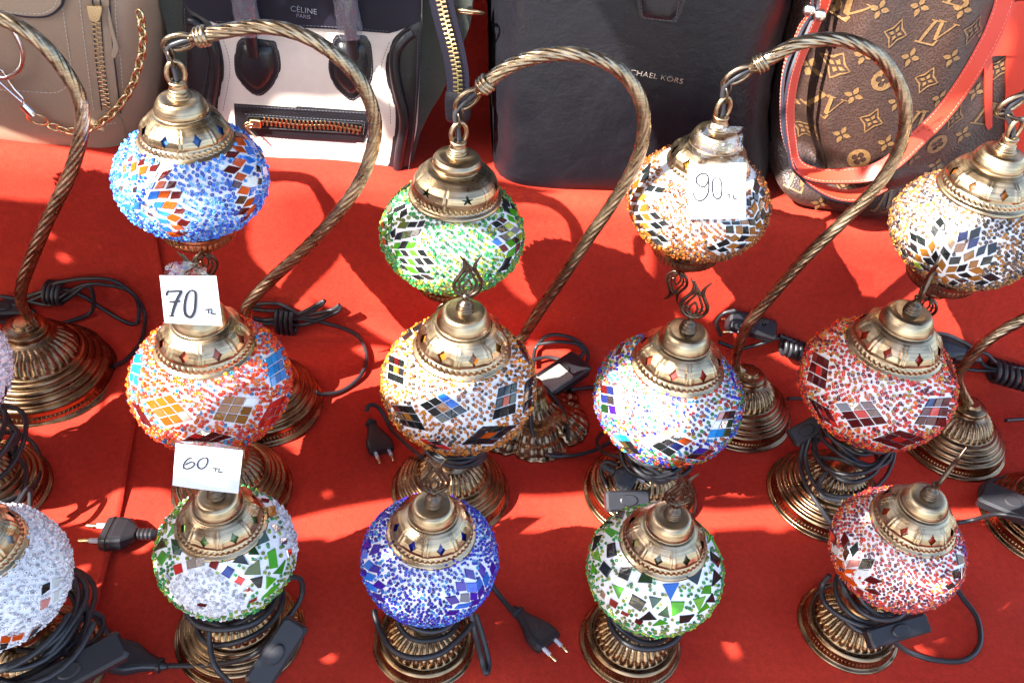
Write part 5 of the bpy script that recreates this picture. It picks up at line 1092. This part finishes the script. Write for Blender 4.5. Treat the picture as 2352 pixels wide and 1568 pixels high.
strap([(1880, -200), (1868, 0), (1838, 70), (1805, 150), (1796, 230), (1802, 310), (1835, 390), (1880, 430), (1935, 450), (1990, 445), (2030, 425)], [.03, .04, .06, .075, .085, .095, .10, .105, .105, .1], .0095, tw=[1.1, 1.2, 1.3, 1.35, 1.35, 1.3, 1.2])
mb = MB(); P = pl.pts([(2270, 145), (2262, 155), (2440, 152), (2440, 20), (2300, 30), (2290, 60)]); panel(mb, pl, P, dp4, .006, .004, .01); mb.build('leather_panel', M['redleather'], b4)
for L in ([(2282, 152), (2303, 155), (2302, 330), (2286, 330)], [(2335, 145), (2380, 148), (2380, 440), (2328, 440)]):
    mb = MB(); P = pl.pts(L); panel(mb, pl, P, dp4, .003, .003, .01); mb.build('leather_trim', M['redleather'], b4)
for c in ((2238, 150), (1858, 24), (1883, 36)):
    mb = MB(); cc = pl.seen(c[0], c[1], .050 if c[0] > 2000 else .006); k = 20; th = np.arange(k) * 2 * math.pi / k
    loft(mb, [cc + pl.n * z + np.outer(np.cos(th) * r, pl.u) + np.outer(np.sin(th) * r, pl.v) for z, r in ((-.002, .0068), (.002, .0068), (.0032, .005), (.0036, .001))], smooth=True); mb.build('rivet', M['silver'], b4)
mb = MB(); plq = Plane(pl.seen(2120, 300, .0535), AZ)
text_mesh(mb, 'LOUIS VUITTON', plq, plq.uv(2133, 288), .0034, .0026, .0006, ang=.80); text_mesh(mb, 'PARIS', plq, plq.uv(2141, 296), .0030, .0026, .0006, ang=.80); mb.build('embossing', mat('pressed_red', (.5, .04, .02), .6), b4)

# ------------------------------------------------------------------ price tags
class Quad:
    """a tilted card plane through P facing n"""
    def __init__(s, P, n, upv=(0, 0, 1)):
        s.P0 = np.array(P, float); s.n = np.array(n, float); s.n /= np.linalg.norm(s.n); u = np.cross(upv, s.n); s.u = u / np.linalg.norm(u); s.v = np.cross(s.n, s.u)
    uv = Plane.uv; pts = Plane.pts; at = Plane.at
def price_tag(P, n, card, strokes, film, label, sw=2.2):
    q = Quad(P, n); c = q.at(q.pts(card)); root = thing('price_tag', c.mean(0), label, 'price tag', 'white paper price tags hung on lamps')
    mb = MB(); cp = q.pts(card); g = np.linspace(0, 1, 14); TL, TR, BR, BL = cp
    U, Vv = np.meshgrid(g, g); f = ((1 - U)[..., None] * (1 - Vv)[..., None] * TL + U[..., None] * (1 - Vv)[..., None] * TR + U[..., None] * Vv[..., None] * BR + (1 - U)[..., None] * Vv[..., None] * BL).reshape(-1, 2)
    curl = lambda uv: .0018 * np.sin((uv[:, 0] - cp[0, 0]) * 55 + 1 + uv[:, 1] * 20) + .0012 * np.sin((uv[:, 1]) * 80 + uv[:, 0] * 30)
    W = q.at(f, curl(f)); mb.add(W, grid_faces(14, 14), 0, True); W2 = q.at(f, curl(f) - .0004); mb.add(W2, grid_faces(14, 14), 0, True); mb.build('card', M['card'], root)
    ib = MB(); k = 1 / FPX * np.linalg.norm(c.mean(0) - CAM)
    for w_, L in strokes:
        s_ = spline(q.pts(L), 7) if len(L) > 2 else q.pts(L); s_ = resample(s_, .0008); n_ = len(s_); tt = np.gradient(s_, axis=0); tt /= np.linalg.norm(tt, axis=1)[:, None]; nn = np.stack([-tt[:, 1], tt[:, 0]], 1)
        ww = w_ * k * .5 * np.interp(np.linspace(0, 1, n_), [0, .1, .5, .9, 1], [.6, 1, 1.1, .95, .6])[:, None]
        A = q.at(s_ + nn * ww, curl(s_) + .0005); B = q.at(s_ - nn * ww, curl(s_) + .0005); ib.add(np.hstack([A, B]).reshape(-1, 3), grid_faces(n_, 2), 0, False)
    ib.build('handwriting', M['ink'], root)
    fb = MB()
    for fl_, amp in film:
        P_ = q.pts(fl_); panel(fb, q, P_, lambda uv, a=amp: a * (np.sin(uv[:, 0] * 210 + uv[:, 1] * 90) + np.sin(uv[:, 1] * 260 - uv[:, 0] * 120)), .0016, 0, .0025)
    fb.build('plastic_sleeve', M['film'], root); return root
def toward(P, up=.0): d = CAM - P; d[2] = 0; d /= np.linalg.norm(d); return d + np.array([0, 0, up])
z1 = lambda L: [(x / 2.7307, 516.8 + y / 2.7307) for x, y in L]
Pt = G(432, 690, .292); Pt = Pt + (CAM - Pt) / np.linalg.norm(CAM - Pt) * .030
price_tag(Pt, toward(Pt, .35), z1([(1000, 310), (1357, 320), (1395, 633), (1032, 612)]), [
    (4.5, z1([(1043, 440), (1048, 415), (1060, 404)])), (4.0, z1([(1048, 412), (1090, 408), (1142, 406)])), (6.5, z1([(1140, 406), (1115, 450), (1092, 510), (1076, 568)])), (4.5, z1([(1060, 478), (1095, 476), (1132, 472)])), (4, z1([(1058, 567), (1092, 568)])),
    (6.0, z1([(1196, 402), (1172, 430), (1158, 490), (1160, 550), (1180, 572), (1202, 570), (1220, 530), (1226, 460), (1222, 415), (1198, 402)])), (2.8, z1([(1278, 528), (1332, 526)])), (2.8, z1([(1306, 528), (1308, 556)])), (2.8, z1([(1330, 530), (1328, 556), (1358, 558)]))],
    [(z1([(1025, 308), (1042, 240), (1100, 228), (1165, 226), (1240, 238), (1298, 268), (1290, 300), (1330, 312)]), .0012)], 'white card reading 70 TL in a plastic sleeve, on the red and orange lamp')
z2 = lambda L: [(x / 2.783, 1004.9 + y / 2.783) for x, y in L]
Pt = G(478, 1075, .262); Pt = Pt + (CAM - Pt) / np.linalg.norm(CAM - Pt) * .022
price_tag(Pt, toward(Pt, .45), z2([(1122, 26), (1552, 82), (1524, 357), (1102, 306)]), [
    (3.6, z2([(1228, 116), (1196, 128), (1172, 165), (1175, 188), (1205, 190), (1235, 172), (1238, 152), (1212, 148), (1184, 168)])), (3.6, z2([(1300, 118), (1268, 140), (1262, 175), (1282, 192), (1312, 175), (1326, 140), (1316, 120), (1296, 118)])),
    (2.6, z2([(1355, 188), (1400, 192)])), (2.6, z2([(1378, 190), (1374, 214)])), (2.6, z2([(1404, 192), (1396, 214), (1426, 217)]))],
    [(z2([(1108, 20), (1260, 12), (1450, 40), (1560, 62), (1562, 140), (1552, 84), (1122, 26)]), .0008)], 'white card reading 60 TL, hung above the small green shard lamp')
z3 = lambda L: [(1389.6 + x / 4.551, 298.6 + y / 4.551) for x, y in L]
Pt = swan90 = Plane(G(1690, 945), math.radians(6)).at(Plane(G(1690, 945), math.radians(6)).uv(1645, 400), .085)[0]
price_tag(Pt, toward(Pt, .18), z3([(868, 356), (1472, 358), (1474, 938), (880, 930)]), [
    (3.4, z3([(1082, 495), (1060, 456), (1010, 450), (960, 490), (965, 550), (1010, 584), (1050, 580), (1078, 530), (1086, 500)])), (3.4, z3([(1078, 460), (1088, 560), (1076, 660), (1030, 722), (980, 735), (940, 700), (918, 632)])),
    (3.4, z3([(1168, 490), (1130, 520), (1124, 610), (1140, 690), (1178, 718), (1212, 690), (1222, 600), (1206, 520), (1165, 488)])), (2.6, z3([(1266, 674), (1320, 670)])), (2.6, z3([(1296, 672), (1300, 716)])), (2.6, z3([(1342, 674), (1346, 716), (1378, 714)]))],
    [(z3([(905, 356), (915, 60), (1090, -60), (1440, -40), (1448, 356)]), .0016)], 'white card reading 90 TL hanging on the amber swan neck lamp')

# ------------------------------------------------------------------ cords, plugs and switches, each part of its lamp
_G0 = G
def G(px, py, h=0.0):
    return path3([(px, py, h)])[0]
LAMPS = {o['label']: o for o in bpy.data.objects if o.get('category') == 'lamp'}
def L(s): return next(o for k, o in LAMPS.items() if s in k)
def base_of(o): return np.array(o.location)
def mid(o, z0, z1, r0, r1, turns, seed, **k): return dict(C=base_of(o), z0=z0, z1=z1, r0=r0, r1=r1, turns=turns, seed=seed, **k)
o = L('60 price tag')
cord_obj(o, [[(610, 1380, .09), (660, 1330, .10), (690, 1330, .09), (692, 1370, .07), (660, 1420, .06), (610, 1480, .06), (560, 1512, .05), (480, 1526, .02), (384, 1528, .008)], [(480, 1440, .07), (482, 1480, .06), (495, 1530, .05), (530, 1570, .03)]], coils=[mid(o, .062, .095, .040, .050, 4, 1, wob=.005), mid(o, .05, .07, .030, .036, 2, 2)])
switch_obj(o, G(636, 1500, .075), axes(G(680, 1430, .085) - G(590, 1570, .055), (.2, -.5, 1)), (.034, .013, .009))
o = L('lower left edge')
cord_obj(o, [[(40, 1490, .07), (160, 1500, .075), (225, 1460, .07), (235, 1420, .07), (205, 1405, .075), (180, 1430, .08), (150, 1480, .08)], [(165, 1405, .085), (200, 1400, .08), (240, 1440, .05), (265, 1490, .012)], [(180, 1540, .03), (215, 1530, .012), (250, 1515, .008)]],
         coils=[mid(o, .065, .10, .048, .062, 5, 5, wob=.006), mid(o, .07, .085, .05, .075, 3, 6, wob=.006)])
plug_obj(o, G(262, 1503, .010), G(262, 1503, .01) - G(375, 1528, .01), long=True, s=1.0)
switch_obj(o, G(160, 1545, .075), axes(G(230, 1500, .07) - G(60, 1590, .07), (0, -.5, 1)), (.05, .014, .010))
o = L('deep blue')
cord_obj(o, [[(858, 1400, .065), (870, 1440, .06), (900, 1490, .062), (950, 1510, .065), (1010, 1500, .065), (1060, 1460, .06), (1085, 1430, .06)], [(1080, 1400, .07), (1090, 1450, .05), (1105, 1510, .02), (1116, 1545, .012), (1122, 1520, .012), (1108, 1460, .03), (1092, 1410, .05)], [(1120, 1330, .02), (1150, 1370, .012), (1190, 1418, .01)]], coils=[mid(o, .06, .088, .028, .034, 4, 11, wob=.003)], r=.0031)
plug_obj(o, G(1262, 1478, .010), G(1262, 1478, .010) - G(1195, 1410, .012), up=(.5, -.2, 1), long=True, s=1.0)
o = L('scattered green')
cord_obj(o, [[(1395, 1390, .06), (1405, 1440, .058), (1440, 1478, .06), (1490, 1490, .06), (1540, 1478, .058), (1568, 1445, .06), (1560, 1420, .065), (1520, 1430, .065)]], coils=[mid(o, .058, .084, .028, .033, 4, 15, wob=.003)], r=.0031)
o = L('pink and red')
cord_obj(o, [[(1905, 1320, .08), (1888, 1345, .065), (1895, 1385, .06), (1940, 1420, .06), (2000, 1440, .06), (2050, 1430, .06), (2090, 1410, .06)], [(2050, 1470, .04), (2090, 1498, .015), (2150, 1515, .008), (2215, 1515, .007), (2250, 1480, .007), (2245, 1420, .008), (2210, 1370, .01), (2185, 1330, .015)], [(2050, 1470, .04), (2075, 1450, .05), (2060, 1430, .06)], [(1940, 1420, .06), (1960, 1440, .055), (1985, 1452, .055)]], coils=[mid(o, .062, .09, .028, .036, 4, 19, wob=.004)], r=.0031)
switch_obj(o, G(2060, 1448, .062), axes(G(2110, 1425, .064) - G(1990, 1460, .06), (0, -.6, 1)), (.036, .010, .007))
o = L('left of center')
cord_obj(o, [[(970, 1050, .05), (935, 1020, .03), (900, 985, .012), (880, 950, .02), (865, 932, .03), (848, 930, .035), (842, 945, .03)]], coils=[mid(o, .09, .122, .034, .040, 6, 23, wob=.004), mid(o, .08, .1, .03, .034, 3, 24)])
plug_obj(o, G(878, 1036, .010), G(895, 1075, .008) - G(845, 950, .016), up=(.3, -.3, 1), long=True, s=.95)
o = L('glaring sun')
cord_obj(o, [[(1480, 1060, .08), (1430, 1050, .07), (1390, 1040, .05), (1372, 1020, .03), (1378, 1000, .02), (1400, 990, .012), (1440, 985, .01)], [(1395, 1120, .03), (1380, 1080, .04), (1392, 1060, .05), (1420, 1068, .05)], [(1230, 905, .01), (1228, 950, .012), (1240, 1010, .008), (1290, 1045, .006), (1360, 1035, .006), (1410, 1010, .01)]], coils=[mid(o, .085, .112, .036, .046, 5, 27, wob=.004), mid(o, .07, .09, .034, .04, 3, 28)])
plug_obj(o, G(1455, 1112, .055), G(1490, 1128, .05) - G(1425, 1088, .06), up=(-.2, -.6, 1), s=.95)
switch_obj(o, G(1440, 1150, .055), axes(G(1480, 1148, .05) - G(1400, 1150, .05), (0, -.7, 1)), (.026, .012, .008))
o = L('rightmost whole lamp')
cord_obj(o, [[(1880, 1000, .09), (1850, 1010, .08), (1838, 1060, .06), (1850, 1110, .06), (1880, 1160, .05), (1905, 1200, .03)], [(1860, 1005, .09), (1850, 1050, .07), (1870, 1110, .06), (1920, 1140, .06), (1990, 1130, .05), (2030, 1100, .04), (2050, 1060, .04), (2055, 1020, .05)], [(1900, 1080, .08), (1880, 1110, .07), (1890, 1140, .065), (1930, 1150, .06)]], coils=[mid(o, .10, .135, .032, .040, 5, 31, wob=.005), mid(o, .08, .10, .036, .046, 3, 32, wob=.005)])
switch_obj(o, G(1850, 990, .09), axes(G(1880, 975, .095) - G(1825, 1005, .08), (0, -.6, 1)), (.02, .012, .008))
o = L('cut by the left edge')
cord_obj(o, [[(0, 992, .03), (40, 995, .02), (78, 1020, .014), (94, 1065, .014), (80, 1110, .03), (40, 1140, .05), (-20, 1160, .06)], [(-20, 1020, .05), (30, 1040, .05), (60, 1080, .05), (50, 1130, .05), (20, 1170, .05), (-20, 1190, .05)], [(-20, 1190, .06), (30, 1170, .06), (66, 1120, .06), (70, 1160, .04)]], coils=[mid(o, .07, .10, .045, .060, 4, 35, wob=.006)])
o = L('right edge of the middle row')
cord_obj(o, [[(2400, 1100, .02), (2330, 1096, .02), (2270, 1106, .016), (2250, 1130, .014), (2256, 1155, .03), (2280, 1160, .05)], [(2200, 1200, .012), (2240, 1192, .02), (2290, 1180, .05), (2352, 1188, .06), (2420, 1200, .07)]])
switch_obj(o, G(2322, 1160, .055), axes(G(2372, 1178, .06) - G(2270, 1135, .055), (0, -.4, 1)), (.036, .016, .010))
# cords of the swan neck lamps, lying at the foot of the shelf
o = L('shade hangs outside')
cord_obj(o, [[(-60, 705, .02), (20, 690, .012), (90, 672, .014), (130, 650, .02), (200, 640, .016), (262, 645, .012), (310, 680, .006), (332, 720, .006), (325, 780, .006), (290, 825, .006), (262, 840, .012)],
             [(-60, 745, .01), (0, 720, .012), (70, 690, .02), (140, 665, .026), (190, 680, .02), (240, 712, .012), (290, 740, .008), (315, 740, .006), (318, 700, .006), (300, 670, .01), (250, 655, .02), (190, 655, .024), (130, 690, .02)],
             [(0, 680, .01), (60, 690, .012), (110, 700, .02), (150, 690, .03), (200, 655, .03), (215, 690, .012), (205, 720, .01), (150, 740, .01), (60, 760, .01), (-40, 775, .01)], [(-30, 690, .02), (30, 700, .02), (80, 720, .01), (20, 740, .01), (-40, 730, .02)]],
         coils=[])
mb = MB(); c0 = G(128, 672, .016)
for i in range(4):
    th = np.linspace(0, 2 * math.pi, 24, endpoint=False); c = c0 + UX * (i * .006 - .01); tube(mb, c + np.outer(np.cos(th) * .016, VY) + np.outer(np.sin(th) * .014, ZZ), .0029, 9, closed=True)
mb.build('cord_tie', M['cord'], o)
switch_obj(o, G(12, 712, .012), axes(UX + .2 * VY, (0, -.3, 1)), (.03, .012, .009))
o = L('light blue and orange')
cord_obj(o, [[(560, 705, .03), (600, 712, .02), (650, 715, .02), (700, 722, .012), (760, 712, .01), (782, 704, .01), (770, 718, .012), (700, 745, .012), (640, 740, .016), (580, 730, .02)], [(650, 732, .02), (700, 715, .02), (745, 690, .016), (720, 712, .018), (660, 730, .02)],
             [(600, 735, .02), (680, 732, .02), (760, 745, .008), (820, 770, .006), (842, 815, .006), (830, 860, .006), (790, 895, .006), (745, 905, .012), (725, 900, .02)], [(600, 700, .03), (560, 712, .02), (590, 740, .02), (650, 745, .012)], [(570, 700, .02), (640, 698, .02), (700, 728, .02), (740, 725, .02), (780, 700, .02)]])
mb = MB(); c0 = G(640, 738, .018)
for i in range(4):
    th = np.linspace(0, 2 * math.pi, 24, endpoint=False); c = c0 + UX * i * .0068; tube(mb, c + np.outer(np.cos(th) * .021, VY * .4 + ZZ * .0 + UX * .1) + np.outer(np.sin(th) * .020, ZZ), .0031, 9, closed=True)
mb.build('cord_tie', M['cord'], o)
o = L('green mosaic lamp with star')
cord_obj(o, [[(1225, 840, .01), (1230, 800, .012), (1260, 770, .02), (1310, 775, .016), (1345, 800, .01), (1348, 830, .01), (1320, 850, .016)], [(1235, 790, .02), (1280, 785, .02), (1325, 790, .02), (1340, 810, .016), (1310, 830, .012), (1260, 820, .012), (1220, 828, .012)],
             [(1230, 880, .04), (1270, 910, .03), (1300, 960, .02), (1305, 1010, .01)], [(1225, 900, .05), (1218, 950, .045), (1225, 1000, .02), (1250, 1040, .008), (1290, 1048, .006)], [(1310, 895, .012), (1350, 890, .008), (1400, 888, .006)]])
switch_obj(o, G(1290, 862, .022), axes(G(1340, 830, .02) - G(1250, 890, .02), (0, -.2, 1)), (.040, .020, .010))
mb = MB(); P = G(1275, 868, .036); boxm(mb, P, axes(G(1310, 850, .02) - G(1250, 890, .02), (0, -.2, 1)), (.022, .014, .003), .3); mb.build('switch_plate', tex(mat('dusty_grey_plastic', (.22, .22, .2), .6), 500, (.16, .16, .14), (.32, .32, .3), .4, .0005), o)
o = L('with a 90 price')
cord_obj(o, [[(1655, 770, .02), (1645, 740, .02), (1660, 720, .02), (1690, 712, .016)], [(1650, 785, .012), (1700, 800, .01), (1760, 785, .01), (1800, 775, .01), (1850, 800, .01), (1880, 810, .006)], [(1810, 915, .02), (1840, 915, .008), (1880, 920, .006), (1930, 935, .006)], [(1790, 770, .014), (1830, 790, .012), (1852, 812, .01)]])
plug_obj(o, G(1690, 745, .020), G(1672, 752, .02) - G(1740, 745, .014), up=(0, -.6, 1), s=1.0)
switch_obj(o, G(1725, 748, .016), axes(G(1770, 760, .012) - G(1680, 735, .016), (0, -.5, 1)), (.036, .014, .010))
mb = MB()
for i in range(5):
    th = np.linspace(0, 2 * math.pi, 24, endpoint=False); c = G(1800 + i * 11, 793 + i * 4, .014); tube(mb, c + np.outer(np.cos(th) * .013, VY) + np.outer(np.sin(th) * .012, ZZ), .0031, 9, closed=True)
mb.build('cord_tie', M['cord'], o)
o = L('amber and black tile star')
cord_obj(o, [[(2140, 765, .01), (2180, 770, .01), (2235, 800, .012), (2262, 840, .014), (2320, 850, .016), (2400, 865, .016)], [(2185, 842, .02), (2240, 850, .014), (2300, 852, .016), (2360, 860, .016)], [(2310, 965, .02), (2352, 962, .01), (2420, 960, .006)], [(2150, 790, .012), (2200, 812, .016), (2260, 810, .02), (2300, 838, .02), (2400, 850, .02)]])
mb = MB()
for i in range(6):
    th = np.linspace(0, 2 * math.pi, 24, endpoint=False); c = G(2282 + i * 14, 850 + i * 4, .017); tube(mb, c + np.outer(np.cos(th) * .017, VY) + np.outer(np.sin(th) * .015, ZZ), .0033, 9, closed=True)
mb.build('cord_tie', M['cord'], o)
plug_obj(o, G(2160, 790, .016), G(2140, 785, .016) - G(2230, 812, .016), up=(0, -.5, 1), s=1.05, long=True)
switch_obj(o, G(2215, 815, .016), axes(UX, (0, -.4, 1)), (.02, .012, .010))
# the plug of the shard lamp, lying on the cloth
o = L('60 price tag')
plug_obj(o, G(240, 1224, .012), G(205, 1222, .010) - G(330, 1224, .012), up=(0, .2, 1), s=1.28)
cord_obj(o, [[(352, 1228, .010), (400, 1240, .012), (450, 1280, .02), (480, 1340, .04)]], name='plug_cord')

# ------------------------------------------------------------------ unseen sun mask added left of the stall, holes shaped to place sun patches
_S = SUN_TO; E1 = np.cross([0, 0, 1], _S); E1 /= np.linalg.norm(E1); E1 = E1 if E1[0] > 0 else -E1; E2 = np.cross(_S, E1); E2 = E2 if E2[2] > 0 else -E2
def qline(s): return .37 + 1.33 * (s + .455)
HOLES = [  # hole outlines, placed by the sun patches wanted on lamps, bags and cloth
    [(s, qline(s) + o + .006 * math.sin(s * 40)) for s, o in ((-.80, .02), (-.765, .022), (-.73, .0), (-.70, -.012))] + [(s, qline(s) + o) for s, o in ((-.705, .03), (-.735, .075), (-.77, .085), (-.80, .06))],
    [(s, qline(s) + o) for s, o in ((-.665, -.012), (-.62, .0), (-.56, .004), (-.52, .006), (-.48, -.004), (-.44, .004), (-.40, .012), (-.36, .010), (-.30, .016), (-.24, .02), (-.20, .02), (-.20, .05), (-.26, .052), (-.32, .044), (-.36, .05), (-.41, .06), (-.45, .05), (-.49, .072), (-.53, .092), (-.56, .085), (-.60, .088), (-.64, .08), (-.67, .03))],
    [(-.845, .13), (-.77, .15), (-.70, .17), (-.675, .24), (-.70, .32), (-.745, .42), (-.80, .40), (-.85, .30), (-.86, .20)],
    [(-.715, .34), (-.66, .33), (-.595, .36), (-.57, .42), (-.61, .49), (-.68, .53), (-.72, .46)],
    [(-.55, .45), (-.50, .43), (-.455, .455), (-.445, .50), (-.475, .545), (-.53, .54)],
    [(-1.01, .27), (-.94, .27), (-.88, .285), (-.838, .34), (-.838, .43), (-.865, .53), (-.95, .52), (-.99, .42)],
    [(-1.11, .155), (-1.085, .18), (-1.04, .213), (-1.0, .228), (-.965, .24), (-.965, .262), (-1.0, .258), (-1.045, .242), (-1.09, .23)],
    [(-.83, .45), (-.78, .46), (-.745, .50), (-.73, .60), (-.77, .645), (-.81, .62), (-.84, .53)],
    [(-.70, .59), (-.63, .60), (-.575, .63), (-.56, .72), (-.575, .82), (-.63, .85), (-.69, .80), (-.71, .70)],
    [(-.575, .77), (-.50, .775), (-.445, .81), (-.425, .88), (-.45, .96), (-.52, .99), (-.57, .93), (-.59, .84)],
    [(-.735, .69), (-.70, .703), (-.66, .722), (-.615, .745), (-.63, .757), (-.68, .735), (-.73, .712)],
    [(-1.25, .08), (-1.17, .145), (-1.10, .225), (-1.075, .27), (-1.10, .285), (-1.16, .24), (-1.25, .18)],
    [(-1.085, .335), (-1.03, .375), (-.98, .41), (-.94, .425), (-.955, .47), (-.972, .535), (-1.0, .505), (-1.03, .47), (-1.045, .43), (-1.075, .40)],
    [(-.91, .55), (-.85, .575), (-.79, .63), (-.765, .68), (-.79, .75), (-.84, .80), (-.90, .82), (-.935, .74), (-.92, .65)],
    [(-.71, .83), (-.66, .845), (-.615, .87), (-.59, .95), (-.585, 1.08), (-.66, 1.10), (-.70, .98)],
    [(-1.05, -.05), (-.98, -.035), (-.92, -.02), (-.905, .01), (-.94, .03), (-1.0, .02), (-1.06, .0)],
    [(-.79, .015), (-.768, .052), (-.725, .046), (-.735, .008)], [(-.907, .243), (-.885, .272), (-.860, .259)], [(-.645, .062), (-.625, .078), (-.615, .066), (-.63, .05)], [(-.665, .045), (-.65, .058), (-.645, .045)],
]
_g = np.random.default_rng(5)
_more = [(float(a), float(qline(a) + b)) for a, b in zip(_g.uniform(-.85, -.12, 34), _g.uniform(-.22, .16, 34))]
for (a, b) in ((-.87, .10), (-.83, .05), (-.80, .13), (-.76, .20), (-.69, .10), (-.90, .33), (-.84, .40), (-.78, .36), (-.70, .56), (-.66, .52), (-.60, .30), (-.57, .60), (-.53, .68), (-.93, .12), (-.97, .13), (-.62, .0), (-.70, -.02), (-1.13, .30), (-1.10, .36), (-.55, .0), *_more):
    r_ = _g.uniform(.0035, .008) if a < -.5 else _g.uniform(.0025, .005); HOLES.append([(a + r_ * _g.uniform(.5, 1.5) * math.cos(t_), b + r_ * _g.uniform(.5, 1.4) * math.sin(t_)) for t_ in np.arange(6) * math.pi / 3])
_q = np.array([G0(x_, y_, SH) for x_, y_ in ((1070, -10), (1120, -10), (1128, 150), (1120, 330), (1040, 330), (1060, 200))]); HOLES.append([(float(q @ E1), float(q @ E2)) for q in _q])
def spot(x, y, a, b, rot=0.0, wall=False):
    """one hole of the added mask, sized by the small sun fleck it throws on the red cloth"""
    P = []
    for k in range(6):
        t_ = k * math.pi / 3; dx, dy = a * math.cos(t_) * _g.uniform(.75, 1.2), b * math.sin(t_) * _g.uniform(.75, 1.2); X, Y = x + dx * math.cos(rot) - dy * math.sin(rot), y + dx * math.sin(rot) + dy * math.cos(rot)
        q = G0(X, Y)
        if wall: r = ray(X, Y); q = CAM + r * (((C1_ - CAM) @ VY + .008) / (r @ VY))
        P.append((float(q @ E1), float(q @ E2)))
    HOLES.append(P)
for a in ((268, 922, 22, 9, -.5), (184, 996, 26, 8, -.3), (52, 1021, 18, 6), (243, 1073, 16, 6), (770, 1339, 34, 12, -.2), (672, 1050, 9, 7), (250, 1348, 14, 7, .5), (1702, 1336, 20, 8, .5), (1693, 1395, 20, 8, .8), (1682, 1490, 26, 8, 1.0), (1782, 1212, 22, 8, .1), (1740, 1182, 16, 8, .2), (2282, 1383, 30, 8), (700, 960, 18, 8), (800, 1180, 15, 7), (1300, 1330, 18, 8), (1250, 1420, 16, 7, .4), (1330, 1400, 14, 6), (330, 1260, 18, 7, -.3), (2120, 1500, 20, 6), (860, 1100, 16, 7)): spot(*a)
for k in range(48): spot(float(_g.uniform(220, 2330)), float(_g.uniform(1000, 1560)), float(_g.uniform(9, 24)), float(_g.uniform(5, 9)), float(_g.uniform(-.4, 1.0)))
for a in ((290, 520, 14, 9), (300, 605, 18, 9, .3), (170, 600, 14, 9), (130, 545, 12, 8), (1290, 640, 16, 9, .3), (1420, 668, 18, 8, .2), (1452, 706, 14, 7), (1370, 560, 16, 9), (900, 680, 14, 8), (820, 640, 16, 9, -.2), (1880, 700, 18, 8, .2), (750, 560, 20, 10, .3)): spot(*(a if len(a) > 4 else a + (0,)), wall=True)
def sun_mask():
    D = 1.0; pts = []; edges = []; loops = []
    def loop(P):
        n0 = len(pts); pts.extend([Vector((float(x), float(y))) for x, y in P]); n = len(P); edges.extend([(n0 + i, n0 + (i + 1) % n) for i in range(n)])
    loop([(-1.75, -.6), (-.9, -.63), (.2, -.55), (.25, .4), (.15, 1.45), (-.7, 1.5), (-1.7, 1.4), (-1.8, .4)])
    for H in HOLES:
        P = spline(np.array(H, float), 5, True); loops.append(P); loop(P)
    v, e, f, *_ = delaunay_2d_cdt(pts, edges, [], 1, 1e-7)
    v = np.array([tuple(q) for q in v]); f = np.array([t for t in f if len(t) == 3]); c = v[f].mean(1); keep = np.ones(len(f), bool)
    for P in loops: keep &= ~in_poly(c, P)
    f = f[keep]; W = v[:, :1] * E1 + v[:, 1:] * E2 + _S * D
    mb = MB(); mb.add(W, f, 0, False)
    o = mb.build('sun_mask', M['canvas'], origin=tuple(-.7 * E1 + .4 * E2 + _S * D)); s_ = o.modifiers.new('thick', 'SOLIDIFY'); s_.thickness = .002
    tag(o, 'unseen beige mask added left of the stall, its holes cut to place sun patches', 'sun mask')
sun_mask()

# unseen dark sheet added overhead to darken brass reflections and top light
cb = MB(); g = np.linspace(0, 1, 24); U, Vv = np.meshgrid(g, g)
W = np.stack([-1.9 + 4.2 * U, .05 + 2.8 * Vv, 2.05 + .35 * Vv - .05 * np.sin(U * math.pi * 4) ** 2], -1).reshape(-1, 3); cb.add(W, grid_faces(24, 24), 0, True)
tag(cb.build('added_canopy', tex(mat('added_canopy_cloth', (.05, .045, .05), .9), 60, (.045, .04, .045), (.06, .055, .06), .2, .002), origin=(.2, 1.4, 2.2)), 'unseen dark sheet added above the stall to darken the brass reflections', 'added_canopy')
